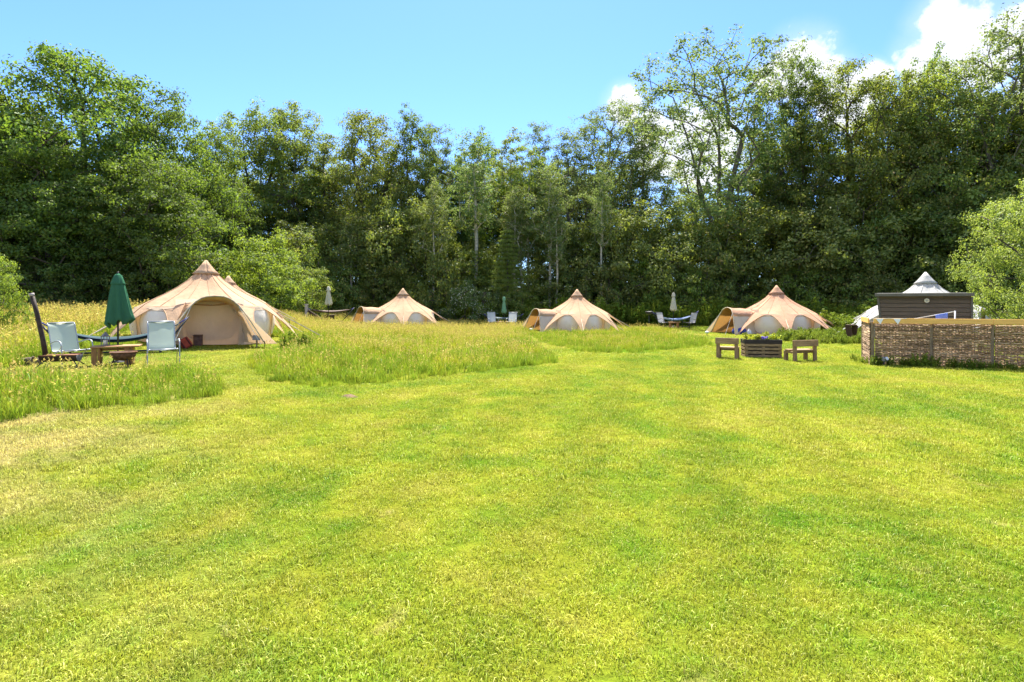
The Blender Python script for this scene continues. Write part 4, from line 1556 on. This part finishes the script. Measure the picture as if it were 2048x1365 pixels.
sl2['label'] = 'tiny white solar lamp left of the salmon tent porch'
sl['group'] = sl2['group'] = 'solar lamps by the tents'


# ------------------------------------------------------------------ benches and planter
def bench(name, label, loc, rz, L):
    t = thing(name, label, 'bench', loc, rz, 'chunky wooden benches')
    for s in (-1, 1):
        # back faces -Y (towards the camera): rear uprights carry the backrest
        MB().box((s * (L / 2 - .06), -.19, .34), (.11, .075, .68), rx=-.03).build('rear_leg', 'wood_bench_upright', t, bevel=.006)
        MB().box((s * (L / 2 - .06), .20, .17), (.11, .09, .34)).build('front_leg', 'wood_bench_upright', t, bevel=.006)
        MB().box((s * (L / 2 - .06), .0, .30), (.06, .32, .07)).build('side_rail', 'wood_bench', t, bevel=.005)
    MB().box((0, -.235, .59), (L + .04, .05, .20), rx=-.03).build('backrest', 'wood_bench', t, bevel=.007)
    MB().box((0, .09, .36), (L - .01, .20, .05)).build('seat_board', 'wood_bench', t, bevel=.006)
    MB().box((0, -.10, .36), (L - .24, .165, .05)).build('seat_board', 'wood_bench', t, bevel=.006)
    MB().box((0, -.02, .30), (L - .25, .06, .07)).build('seat_rail', 'wood_bench', t, bevel=.005)
    return t


p = P(1458, 718)
bench('wooden_bench', 'small chunky wooden bench left of the planter', (p.x, p.y + .1, p.z), math.radians(-27), .68)
p = P(1604, 724)
bench('wooden_bench', 'wider chunky wooden bench right of the planter', (p.x, p.y + .1, p.z), math.radians(14), .86)
p = P(1530, 717)
pl = thing('pallet_planter', 'pallet wood planter with black top edge between the two benches', 'planter', (p.x, p.y + .3, p.z), math.radians(-8))
LP, DP, HP = 1.16, .58, .62
for (sx, sy, l, rzz) in ((0, -1, LP, 0), (0, 1, LP, 0), (-1, 0, DP - .05, PI / 2), (1, 0, DP - .05, PI / 2)):
    for k in range(4):
        z = .06 + k * .125
        MB().box((sx * LP / 2, sy * DP / 2, z), (l, .022, .085), rz=rzz).build('slat', 'wood_pallet', pl, bevel=.004)
    MB().box((sx * LP / 2 * .995, sy * DP / 2 * 1.005, .545), (l + .03, .03, .14), rz=rzz).build('top_board', 'wood_black', pl, bevel=.005)
for sx in (-.46, 0, .46):
    for sy in (-1, 1):
        MB().box((sx * LP, sy * (DP / 2 - .05), .27), (.09, .07, .54)).build('block', 'wood_pallet', pl, bevel=.004)
MB().box((0, 0, .27), (LP - .16, DP - .16, .54)).build('liner', 'wood_black', pl)
MB().box((0, 0, .56), (LP - .1, DP - .1, .04)).build('soil', 'soil', pl)
rp = np.random.default_rng(5)
spots = [(-.46, .02), (-.32, -.12), (-.22, .10), (-.10, -.05), (.16, .08), (.28, -.10), (.40, .05), (.50, -.08)]
for i, (dx, dy) in enumerate(spots):
    t = thing('flowering_plant', ('leafy yellow green plant at the left end of the planter', 'second yellow green plant from the left end of the planter', 'third yellow green plant from the left end of the planter',
                                'yellow green plant just left of the purple flowers', 'yellow green plant just right of the purple flowers', 'third yellow green plant from the right end of the planter',
                                'second yellow green plant from the right end of the planter', 'leafy yellow green plant at the right end of the planter')[i], 'plant', (pl.location.x + dx, pl.location.y + dy, pl.location.z + .57), i * 1.7, 'yellow green plants in the planter')
    hh = .14 + .13 * rp.random()
    C = np.array([[rp.normal() * .06, rp.normal() * .06, hh * (.25 + .75 * k / 8)] for k in range(9)])
    link('foliage', leaves_mesh('foliage', C, .075, 14, .07, 'leaf_planter', .9, i, .5, .5), t)
    mb = MB()
    for k in range(5):
        mb.tube([(0, 0, 0), (C[k * 2 - 1][0] * .6, C[k * 2 - 1][1] * .6, hh * .5), tuple(C[k * 2 - 1])], .006, 4)
    mb.build('stem', 'leaf_planter', t)
t = thing('pansy_plant', 'clump of purple flowers in the middle of the planter', 'flowers', (pl.location.x + .02, pl.location.y - .16, pl.location.z + .57))
C = np.array([[rp.normal() * .05, rp.normal() * .03, .07 + .06 * rp.random()] for k in range(9)])
link('petals', leaves_mesh('petals', C, .05, 14, .05, 'petal_purple', .8, 3, .3, .9), t)
link('foliage', leaves_mesh('foliage', C * np.array([1.2, 1.2, .5]), .06, 12, .05, 'leaf_oak', .7, 4, .4, .6), t)

# ------------------------------------------------------------------ woven fence, hut and the things on them
A = P(1746, 731)
Bp = at(2250, 15.2)
A = Vector((A.x, A.y, A.z))
Bv = Vector((Bp.x, Bp.y, 0))
dv = Vector((Bv.x - A.x, Bv.y - A.y, 0))
flen = dv.length
ang = math.atan2(dv.y, dv.x)
HF = 1.27
fence = thing('woven_fence', 'brown woven willow fence with a yellow timber top rail', 'fence', (A.x, A.y, A.z), ang)


def weave(L, H, seed):
    """willow rods woven round upright stakes"""
    rg = np.random.default_rng(seed)
    stakes = np.arange(.07, L, .155)
    V = []
    rowsN = int(H / .0185)
    mb = MB()
    for k in range(rowsN):
        z0 = .03 + k * .0185
        ph = (k // 2) % 2
        x0 = 0.0
        while x0 < L - .05:
            ln_ = min(rg.uniform(.5, 1.4), L - x0)
            x1 = x0 + ln_
            n = max(3, int(ln_ / .0775))
            xs = np.linspace(x0, x1, n + 1)
            dz = rg.uniform(-.007, .007)
            zs = z0 + dz + rg.normal(0, .005, n + 1)
            ys = .026 * np.cos(PI * (xs - .07) / .155 + PI * ph) + rg.uniform(-.008, .008)
            r = rg.uniform(.0105, .0150)
            pts = list(zip(xs, ys, zs))
            if rg.random() < .12:
                pts[-1] = (pts[-1][0], pts[-1][1] - .05, pts[-1][2] + rg.uniform(-.03, .04))
            mb.tube(pts, r, 4, cap=False)
            x0 = x1 - rg.uniform(0, .03)
    return mb


pw_ = flen / 4.0
n_pan = 4
for i in range(n_pan):
    L = pw_ - .10
    pm = weave(L, HF - .06, 30 + i)
    o = pm.build('woven_panel', 'willow', fence)
    o['kind'] = 'stuff'
    o.location = (i * pw_ + .05, 0, 0)
    sm = MB()
    for x in np.arange(.07, L, .155):
        sm.tube([(x, 0, -.05), (x, 0, HF - .03)], .013, 5)
    s = sm.build('stakes', 'wood_post', fence)
    s['kind'] = 'stuff'
    s.location = o.location
for i in range(n_pan + 1):
    MB().box((i * pw_, .045, (HF + .06) / 2 - .1), (.085, .075, HF + .16)).build('post', 'wood_post', fence, bevel=.006)
for i in range(2):
    MB().box((flen * (i + .5) / 2, -.045, HF + .045), (flen / 2 - .004, .035, .15)).build('top_rail', 'wood_rail', fence, bevel=.005)
# return side running back from the corner
rl = 1.9
RA = math.radians(64) - ang
for i in range(1):
    pm = weave(rl, HF - .06, 60)
    o = pm.build('woven_panel', 'willow', fence)
    o['kind'] = 'stuff'
    o.location = (-.05, .06, 0)
    o.rotation_euler = (0, 0, RA)
ca_, sa_ = math.cos(RA), math.sin(RA)
MB().box((-.05 + ca_ * rl, .06 + sa_ * rl, HF / 2), (.085, .085, HF + .2), rz=RA - PI / 2).build('post', 'wood_post', fence, bevel=.006)
MB().box((-.065 + ca_ * rl / 2 - .03, .05 + sa_ * rl / 2, HF + .045), (rl, .035, .15), rz=RA).build('top_rail', 'wood_rail', fence, bevel=.005)


def on_fence(s, off, z):
    return (A.x + math.cos(ang) * s - math.sin(ang) * off, A.y + math.sin(ang) * s + math.cos(ang) * off, A.z + z)


for i, (s, lab) in enumerate(((.15, 'white triangular bunting flag hanging at the corner of the fence rail'), (.60, 'white triangular bunting flag on the rail, right of the corner flag'))):
    fl = thing('bunting_flag', lab, 'flag', on_fence(s, -.075, HF + .11), ang, 'white bunting flags')
    MB().poly([(-.10, 0, 0), (.10, 0, 0), (.015, -.012, -.165)]).build('flag', 'flag_white', fl, thick=0.004)
    MB().tube([(-.24, .0, .012), (-.1, 0, .0), (.1, 0, 0), (.24, 0, .012)], .005, 4).build('string', 'rope_pale', fl)
sp = thing('spot_lamp', 'small dark spot lamp on a stake at the corner of the woven fence', 'lamp', on_fence(.22, -.28, 0), .3)
MB().tube([(-.05, 0, 0), (-.02, 0, .16)], .012, 6).build('stake', 'metal_dark', sp)
MB().box((0, 0, .21), (.15, .10, .12), rx=.4).build('head', 'lamp_grey', sp, bevel=.02)
MB().tube([(0, -.062, .235), (0, -.075, .24)], .05, 12).build('lens', 'cloth_white', sp)
# cloth drying on a slanted pole behind the fence
cp = on_fence(1.7, .45, 0)
ck = thing('slanted_pole', 'pale slanted pole poking above the fence rail in front of the hut', 'pole', cp, ang)
MB().tube([(-.55, 0, HF + .08), (.55, 0, HF + .32)], .014, 6).build('pole', 'rope_pale', ck, True)
MB().tube([(.55, 0, 0), (.55, 0, HF + .34)], .018, 6).build('stand', 'cloth_white', ck, True)
ct = thing('blue_cloth', 'blue cloth draped over the slanted pole behind the fence', 'cloth', cp, ang)
MB().grid([[(.05 + .30 * q / 6, -.03 + .02 * math.sin(q), HF + .22 + .065 * q / 6 - .10 * i) for q in range(7)] for i in range(3)]).build('cloth', 'cloth_blue', ct, True, thick=.006)

hp = at(1845, 19.6)
hz = ztop(590, 19.6) - hp.z
hw = 187 / F * 19.6 * .82
hut = thing('wooden_hut', 'dark boarded hut with a flat roof behind the woven fence', 'hut', (hp.x, hp.y, hp.z), face(1848) + .03)
nb = 14
bh = hz / nb
for i in range(nb):
    z = bh * (i + .5)
    ins = .20 * (1 - (i + .5) / nb) * 1.0
    x0, x1 = -hw / 2 + .02 + ins, hw / 2
    MB().box(((x0 + x1) / 2, 0, z), (x1 - x0, .022, bh - .012), rx=-.17).build('plank', 'hut_board', hut, bevel=.004)
    if i % 1 == 0:
        MB().box((x1 - .012, 1.1, z), (.022, 2.14, bh - .004)).build('plank', 'hut_board', hut)
MB().poly([(-hw / 2 + .24, .05, 0), (hw / 2 - .03, .05, 0), (hw / 2 - .03, .05, hz - .03), (-hw / 2 + .05, .05, hz - .03)]).build('backing_board', 'hut_trim', hut, thick=.03)
MB().box((.1, 1.25, hz * .48), (hw - .5, 1.9, hz * .95)).build('core', 'hut_trim', hut)
MB().box((-hw / 2 + .12, -.02, hz * .5 - .02), (.07, .05, hz), ry=-math.atan(.20 / hz)).build('corner_trim', 'hut_trim', hut, bevel=.005)
MB().box((hw / 2 + .01, -.02, hz * .5 - .05), (.06, .05, hz - .06)).build('corner_trim', 'hut_trim', hut, bevel=.005)
rf = MB().box((0, 1.05, hz + .02), (hw + .10, 2.5, .06), rx=.03).build('roof', 'hut_roof', hut, bevel=.006)
MB().box((0, -.215, hz + .0), (hw + .12, .03, .11)).build('fascia', 'hut_trim', rf, bevel=.005)
vx = (1855 - 1848) / F * 19.6
vt = MB().tube([(vx, -.02, hz - .20), (vx, -.06, hz - .20)], .075, 20).build('vent', 'disc_cream', hut)
MB().tube([(vx, -.058, hz - .20), (vx, -.068, hz - .20)], .035, 14).build('centre', 'disc_grey', vt)
MB().tube([(-hw / 2 + .3, -.05, hz - .1), (-hw / 2 + .3, -.05, .4)], .001, 3).v
q = at(1966, 24)
pp = thing('wooden_post', 'brown gate post beside the right slope of the pale grey tent', 'post', (q.x, q.y, q.z))
MB().box((0, 0, .75), (.12, .12, 1.55)).build('post', 'wood_post', pp, bevel=.01)
MB().box((.65, 0, 1.34), (1.2, .05, .12)).build('rail', 'wood_post', pp, bevel=.006)
q = at(1703, 26)
pc = thing('picnic_stool', 'dark folding stool standing in the weeds left of the woven fence', 'stool', (q.x, q.y, q.z), .3)
for s in (-1, 1):
    MB().box((s * .13, 0, .40), (.035, .30, .8), rx=.2 * s).build('leg', 'wood_table_dark', pc)
MB().box((0, 0, .78), (.36, .3, .05)).build('seat', 'wood_table_dark', pc, bevel=.01)
# molehill on the lawn
p = P(697, 795)
mh = tag(MB().lathe([(.22, -.02), (.15, .015), (.08, .045), (.01, .055)], 16, fold=.15, nf=5).build('molehill', 'mole_soil', None, True), 'small bare brown molehill on the lawn before the long grass', 'molehill')
mh.location = (p.x, p.y, p.z)

# ------------------------------------------------------------------ grass (uncountable: geometry-node scatter, one object per patch)
def blades(n, rad, h0, h1, w, seed, lean=.5, segs=2, start=0):
    rg = np.random.default_rng(seed)
    a = rg.uniform(0, 2 * PI, n)
    r = rad * np.sqrt(rg.random(n))
    bx, by = r * np.cos(a), r * np.sin(a)
    h = rg.uniform(h0, h1, n)
    th = rg.uniform(0, 2 * PI, n)
    ln = np.abs(rg.normal(0, lean, n)) * h
    fx, fy = np.cos(th), np.sin(th)
    sx, sy = -fy, fx
    ww = w * rg.uniform(.6, 1.3, n)
    V = np.zeros((n, 5, 3))
    mid = .55
    V[:, 0] = np.stack([bx - sx * ww / 2, by - sy * ww / 2, -0.01 * np.ones(n)], 1)
    V[:, 1] = np.stack([bx + sx * ww / 2, by + sy * ww / 2, -0.01 * np.ones(n)], 1)
    mx, my = bx + fx * ln * .35, by + fy * ln * .35
    V[:, 2] = np.stack([mx + sx * ww * .42, my + sy * ww * .42, h * mid], 1)
    V[:, 3] = np.stack([mx - sx * ww * .42, my - sy * ww * .42, h * mid], 1)
    V[:, 4] = np.stack([bx + fx * ln, by + fy * ln, h * np.sqrt(np.clip(1 - (ln / h) ** 2 * .5, .2, 1))], 1)
    return V


BF = [(0, 1, 2, 3), (3, 2, 4)]
PROTO = bpy.data.collections.new('grass_prototypes')      # never linked to the scene: only instanced


def proto_collection(name, meshes):
    c = bpy.data.collections.new(name)
    for i, me in enumerate(meshes):
        o = bpy.data.objects.new('%s_tuft' % name, me)
        c.objects.link(o)
    return c


lawn_tufts = proto_collection('lawn', [arr_mesh('lawn_tuft', blades(60, .085, .013, .038, .0040, 200 + i, lean=.85), BF, 5, ['lawn_blade']) for i in range(5)])


def long_tuft(seed, ng, nst, h0, h1, rad=.16):
    V = blades(ng, rad, h0, h1, .009, seed, lean=.42)
    idx = np.zeros(ng, int)
    rg = np.random.default_rng(seed + 1)
    if nst:
        S = blades(nst, rad, h1 * .9, h1 * 1.45, .005, seed + 2, lean=.22)
        tips = S[:, 4]
        hd = np.repeat(tips, 5, 0) + rg.normal(0, 1, (nst * 5, 3)) * np.array([.008, .008, .045]) - np.array([0, 0, .03])
        Hd = np.zeros((nst * 5, 5, 3))
        o = rg.normal(0, .45, (nst * 5, 3)) + np.array([0, 0, 1.0])
        o /= np.linalg.norm(o, axis=1, keepdims=True)
        b = np.cross(o, rg.normal(0, 1, (nst * 5, 3)))
        b /= np.linalg.norm(b, axis=1, keepdims=True)
        s = .020
        Hd[:, 0] = hd - o * s - b * s * .3
        Hd[:, 1] = hd - o * s + b * s * .3
        Hd[:, 2] = hd + o * s * .6 + b * s * .4
        Hd[:, 3] = hd + o * s * .6 - b * s * .4
        Hd[:, 4] = hd + o * s * 1.4
        V = np.concatenate([V, S, Hd])
        idx = np.concatenate([idx, np.ones(nst * 6, int)])
    return arr_mesh('long_tuft', V, BF, 5, ['meadow_blade' if seed > 302 else 'edge_blade', 'straw_blade'], idx)


# 0-2 green, 3-5 mixed, 6-8 straw topped
meadow_tufts = proto_collection('meadow', [long_tuft(300 + i, 54, (0, 1, 2)[i] if i < 3 else (2 if i < 6 else 6), .16, .40) for i in range(9)])


def weed_tuft(seed):
    rg = np.random.default_rng(seed)
    C = []
    st = []
    for k in range(9):
        a = rg.uniform(0, 6.28)
        r = .22 * math.sqrt(rg.random())
        h = rg.uniform(.45, .95)
        lx, ly = rg.normal(0, .12, 2)
        for z in np.arange(.12, h, .085):
            f = z / h
            C.append((r * math.cos(a) + lx * f, r * math.sin(a) + ly * f, z))
    C = np.array(C)
    me = leaves_mesh('weed_tuft', C, .085, 5, .115, 'weed_leaf', .7, seed, .7, .5)
    return me


weed_tufts = proto_collection('weeds', [weed_tuft(400 + i) for i in range(4)] + [arr_mesh('rank_tuft', blades(40, .2, .4, .95, .016, 420 + i, lean=.35), BF, 5, ['weed_leaf']) for i in range(3)])


def scatter(name, label, pts, scl, coll, pick, seed, lean=.12):
    n = len(pts)
    me = bpy.data.meshes.new(name)
    me.vertices.add(n)
    me.vertices.foreach_set('co', np.asarray(pts, np.float32).ravel())
    rg = np.random.default_rng(seed)
    rot = np.stack([rg.normal(0, lean, n), rg.normal(0, lean, n), rg.uniform(0, 6.283, n)], 1)
    a = me.attributes.new('spin', 'FLOAT_VECTOR', 'POINT')
    a.data.foreach_set('vector', rot.astype(np.float32).ravel())
    a = me.attributes.new('size', 'FLOAT_VECTOR', 'POINT')
    scl = np.asarray(scl)
    if scl.ndim == 1:
        scl = np.repeat(scl[:, None], 3, 1)
    a.data.foreach_set('vector', scl.astype(np.float32).ravel())
    a = me.attributes.new('pick', 'INT', 'POINT')
    a.data.foreach_set('value', np.asarray(pick).astype(np.int32))
    o = link(name, me)
    tag(o, label, kind='stuff')
    ng = bpy.data.node_groups.new(name, 'GeometryNodeTree')
    ng.interface.new_socket('Geometry', in_out='INPUT', socket_type='NodeSocketGeometry')
    ng.interface.new_socket('Geometry', in_out='OUTPUT', socket_type='NodeSocketGeometry')
    gi = ng.nodes.new('NodeGroupInput')
    go = ng.nodes.new('NodeGroupOutput')
    ci = ng.nodes.new('GeometryNodeCollectionInfo')
    ci.inputs['Collection'].default_value = coll
    ci.inputs['Separate Children'].default_value = True
    ci.inputs['Reset Children'].default_value = True
    ip = ng.nodes.new('GeometryNodeInstanceOnPoints')
    ip.inputs['Pick Instance'].default_value = True

    def named(nm, typ):
        nd = ng.nodes.new('GeometryNodeInputNamedAttribute')
        nd.data_type = typ
        nd.inputs[0].default_value = nm
        return nd.outputs[0]
    e2r = ng.nodes.new('FunctionNodeEulerToRotation')
    ng.links.new(named('spin', 'FLOAT_VECTOR'), e2r.inputs[0])
    ng.links.new(gi.outputs[0], ip.inputs['Points'])
    ng.links.new(ci.outputs[0], ip.inputs['Instance'])
    ng.links.new(named('pick', 'INT'), ip.inputs['Instance Index'])
    ng.links.new(e2r.outputs[0], ip.inputs['Rotation'])
    ng.links.new(named('size', 'FLOAT_VECTOR'), ip.inputs['Scale'])
    ng.links.new(ip.outputs[0], go.inputs[0])
    md = o.modifiers.new('scatter', 'NODES')
    md.node_group = ng
    return o


def inside(poly, X, Y):
    r = np.zeros(len(X), bool)
    n = len(poly)
    j = n - 1
    for i in range(n):
        xi, yi = poly[i]
        xj, yj = poly[j]
        c = ((yi > Y) != (yj > Y)) & (X < (xj - xi) * (Y - yi) / (yj - yi + 1e-12) + xi)
        r ^= c
        j = i
    return r


def gp(pts):
    out = []
    for p in pts:
        if len(p) == 3:
            out.append((p[0], p[1]))
        else:
            q = P(*p)
            out.append((q.x, q.y))
    return out


POLY_MID = gp([(492, 722), (505, 738), (528, 755), (565, 770), (625, 777), (700, 773), (800, 762), (900, 752), (1010, 740), (1122, 727), (1100, 708), (1072, 692), (1050, 676),
               (2.4, 37.5, 0), (2.0, 45, 0), (-16, 45, 0), (-14.5, 27, 0), (-11, 24.5, 0), (-7.6, 21.8, 0), (530, 700)])
POLY_LEFT = gp([(-260, 880), (0, 842), (100, 832), (210, 819), (330, 806), (430, 797), (447, 784), (430, 768), (400, 752), (368, 738), (330, 742), (200, 757), (60, 758), (-60, 764), (-260, 775)])
POLY_REAR = gp([(-300, 760), (-40, 745), (40, 737), (70, 722), (160, 706), (225, 702), (285, 700), (-12.6, 18.8, 0), (-14.6, 20.0, 0), (-15.2, 24, 0), (-13.4, 27, 0), (-16, 33.5, 0), (-45, 33.5, 0), (-45, 15, 0)])
POLY_RIGHT = gp([(1066, 672), (1080, 684), (1110, 694), (1150, 704), (1230, 709), (1300, 706), (1380, 698), (1424, 694), (1425, 680), (9.6, 33, 0), (10.6, 36, 0), (8, 37, 0), (8.5, 40, 0), (3, 41, 0), (3.0, 37.5, 0)])
POLY_SALMON = gp([(1575, 686), (1640, 690), (1725, 690), (1738, 676), (19.5, 31, 0), (16.5, 32, 0), (13.6, 29.4, 0)])
TENTS = [(at(412, 21.6), 2.35, True), (at(457, 27), 2.3, False), (at(806, 39.5), 2.4, False), (at(1154, 36), 2.5, False), (at(1553, 32.5), 2.5, False), (at(1851, 29), 2.5, False)]


def keep_out(X, Y):
    k = np.zeros(len(X), bool)
    for c, r, _ in TENTS:
        k |= (X - c.x) ** 2 + (Y - c.y) ** 2 < r * r
    # porch and mown way in front of the nearest tent
    c = TENTS[0][0]
    d = np.array([math.cos(math.radians(-57)), math.sin(math.radians(-57))])
    u = (X - c.x) * d[0] + (Y - c.y) * d[1]
    v = -(X - c.x) * d[1] + (Y - c.y) * d[0]
    k |= (u > 0) & (u < 6) & (np.abs(v) < 1.9)
    # porches of the three tents that open to the left
    for i, dg in ((2, 214), (3, 202), (4, 188)):
        c = TENTS[i][0]
        d = np.array([math.cos(math.radians(dg)), math.sin(math.radians(dg))])
        u = (X - c.x) * d[0] + (Y - c.y) * d[1]
        v = -(X - c.x) * d[1] + (Y - c.y) * d[0]
        k |= (u > 0) & (u < 3.6) & (np.abs(v) < 1.2)
    # mown spots under the far seats
    for px, Yc, r in ((657, 36.8, 1.5), (1005, 39.6, 2.0), (1352, 38.3, 2.6)):
        q = at(px, Yc)
        k |= ((X - q.x) / 1.3) ** 2 + ((Y - q.y) / .8) ** 2 < r * r
    q = at(235, 14.2)
    k |= (((X - q.x) / 2.2) ** 2 + ((Y - q.y) / .75) ** 2 < 1)
    return k


def sample(poly, dens, seed, jitter=None):
    rg = np.random.default_rng(seed)
    a = np.array(poly)
    x0, y0 = a.min(0)
    x1, y1 = a.max(0)
    n = int((x1 - x0) * (y1 - y0) * dens)
    X = rg.uniform(x0, x1, n)
    Y = rg.uniform(y0, y1, n)
    jx = .16 * value_noise(X, Y, 5.0, seed + 50)
    jy = .16 * value_noise(X, Y, 5.0, seed + 51)
    m = inside(poly, X + jx, Y + jy)
    X, Y = X[m], Y[m]
    m = (np.abs(X) < Y * .95 + 2)
    X, Y = X[m], Y[m]
    k = ~keep_out(X, Y)
    return X[k], Y[k], rg


def value_noise(X, Y, s, seed):
    rg = np.random.default_rng(seed)
    v = np.zeros(len(X))
    for k in range(5):
        a = rg.uniform(0, 6.28)
        f = s * rg.uniform(.6, 1.7)
        v += np.sin((X * math.cos(a) + Y * math.sin(a)) * f + rg.uniform(0, 6.28))
    return v / 3.2


def edge_dist(poly, X, Y):
    d = np.full(len(X), 1e9)
    n = len(poly)
    for i in range(n):
        ax, ay = poly[i]
        bx, by = poly[(i + 1) % n]
        vx, vy = bx - ax, by - ay
        t = np.clip(((X - ax) * vx + (Y - ay) * vy) / (vx * vx + vy * vy + 1e-9), 0, 1)
        d = np.minimum(d, np.hypot(X - ax - t * vx, Y - ay - t * vy))
    return d


def meadow(name, label, poly, dens, seed, hs=1.0, strawbias=0.0, straw_y=None):
    X, Y, rg = sample(poly, dens, seed)
    e = edge_dist(poly, X, Y)
    v = value_noise(X, Y, 1.1, seed + 1) + rg.normal(0, .35, len(X)) + strawbias
    if straw_y:
        v = v + 1.1 * ss(straw_y[0], straw_y[1], Y)
    v = v - 0.9 * (1 - ss(.3, 1.6, e))
    pick = np.where(v < -.15, rg.integers(0, 3, len(X)), np.where(v < .45, rg.integers(3, 6, len(X)), rg.integers(6, 9, len(X))))
    s = hs * (.55 + .75 * rg.random(len(X)) ** 1.3) * (.78 + .22 * ss(0, .8, e)) * (1 + .18 * value_noise(X, Y, 2.0, seed + 9))
    sc = np.stack([s * 1.25, s * 1.25, s], 1)
    return scatter(name, label, np.stack([X, Y, gz(X, Y)], 1), sc, meadow_tufts, pick, seed)


meadow('meadow_grass', 'large patch of yellow green long grass in the middle of the field', POLY_MID, 22, 1, .78, -.36, (17, 32))
meadow('meadow_grass', 'strip of long green grass in front of the drum barbecue and teal chairs', POLY_LEFT, 36, 2, .80, -.55, (9.5, 14))
meadow('meadow_grass', 'tall straw coloured grass on the slope behind the teal chairs', POLY_REAR, 21, 3, 1.1, -.40, (16, 25))
meadow('meadow_grass', 'low green grass patch left of the benches, before the middle tent', POLY_RIGHT, 17, 4, .62, -.55, (31, 37))


def weeds(name, label, poly, dens, seed, hs=1.0):
    X, Y, rg = sample(poly, dens, seed)
    pick = rg.integers(0, 7, len(X))
    s = hs * (.6 + .7 * rg.random(len(X))) * (1 + .3 * value_noise(X, Y, 1.2, seed + 4))
    return scatter(name, label, np.stack([X, Y, gz(X, Y)], 1), np.clip(s, .2, 3), weed_tufts, pick, seed)


weeds('weeds', 'band of nettles and rank grass along the foot of the wood', [(-18, 43.5), (-6, 44), (2, 42.5), (9, 42.5), (16, 40), (24, 37), (34, 33), (48, 33), (48, 52), (-45, 52), (-45, 35), (-22, 35.5)], 5.5, 11, 1.6)
weeds('weeds', 'dark weeds growing round the right side of the salmon tent', POLY_SALMON, 24, 12, .42)
weeds('weeds', 'undergrowth in the shade behind the hut and pale grey tent', [(17.5, 31), (27, 25), (34, 25), (34, 34), (18, 38)], 6, 13, .9)
fa = [(A.x - .15, A.y - .28), (A.x + dv.x, A.y + dv.y - .30), (A.x + dv.x, A.y + dv.y - .02), (A.x, A.y - .02)]
weeds('weeds', 'dark ivy and weeds along the foot of the woven fence', fa, 70, 14, .30)
weeds('weeds', 'pale weeds at the left corner post of the woven fence', [(A.x - .40, A.y - .05), (A.x - .08, A.y - .10), (A.x + .75, A.y + 1.7), (A.x + .35, A.y + 1.8)], 26, 15, .32)
q1 = P(530, 698)
weeds('weeds', 'green weeds beside the grey sign at the nearest tent', [(q1.x - .5, q1.y - .5), (q1.x + 1.1, q1.y - .6), (q1.x + 1.4, q1.y + .7), (q1.x + .1, q1.y + .8)], 18, 16, .55)

# mown lawn blades: dense near the camera, larger and sparser tufts farther off
pts, scl = [], []
for (y0, y1, dens, s) in ((2.3, 6.0, 210, 1.0), (6.0, 11.0, 120, 1.3), (11.0, 19.0, 92, 1.45), (19.0, 31.0, 46, 2.0), (31.0, 46.0, 18, 2.8)):
    rg = np.random.default_rng(int(y0 * 10))
    w = y1 * .95 + 1.5
    n = int((y1 - y0) * 2 * w * dens)
    X = rg.uniform(-w, w, n)
    Y = rg.uniform(y0, y1, n)
    m = np.abs(X) < Y * .93 + .8
    m &= ~(inside(POLY_MID, X, Y) | inside(POLY_LEFT, X, Y) | inside(POLY_REAR, X, Y) | inside(POLY_RIGHT, X, Y))
    for c, r, _ in TENTS:
        m &= (X - c.x) ** 2 + (Y - c.y) ** 2 > r * r
    X, Y = X[m], Y[m]
    pts.append(np.stack([X, Y, gz(X, Y)], 1))
    k = s * (.7 + .6 * rg.random(len(X))) * (1 + .10 * value_noise(X, Y, 1.6, 77))
    scl.append(np.stack([k, k, np.clip(k, .4, 1.5) * (1 if s < 1.5 else .95)], 1))
pts = np.concatenate(pts)
scl = np.concatenate(scl)
scatter('lawn_grass', 'short mown lawn grass, green with yellow and dried patches', pts, scl, lawn_tufts, np.random.default_rng(8).integers(0, 5, len(pts)), 9)
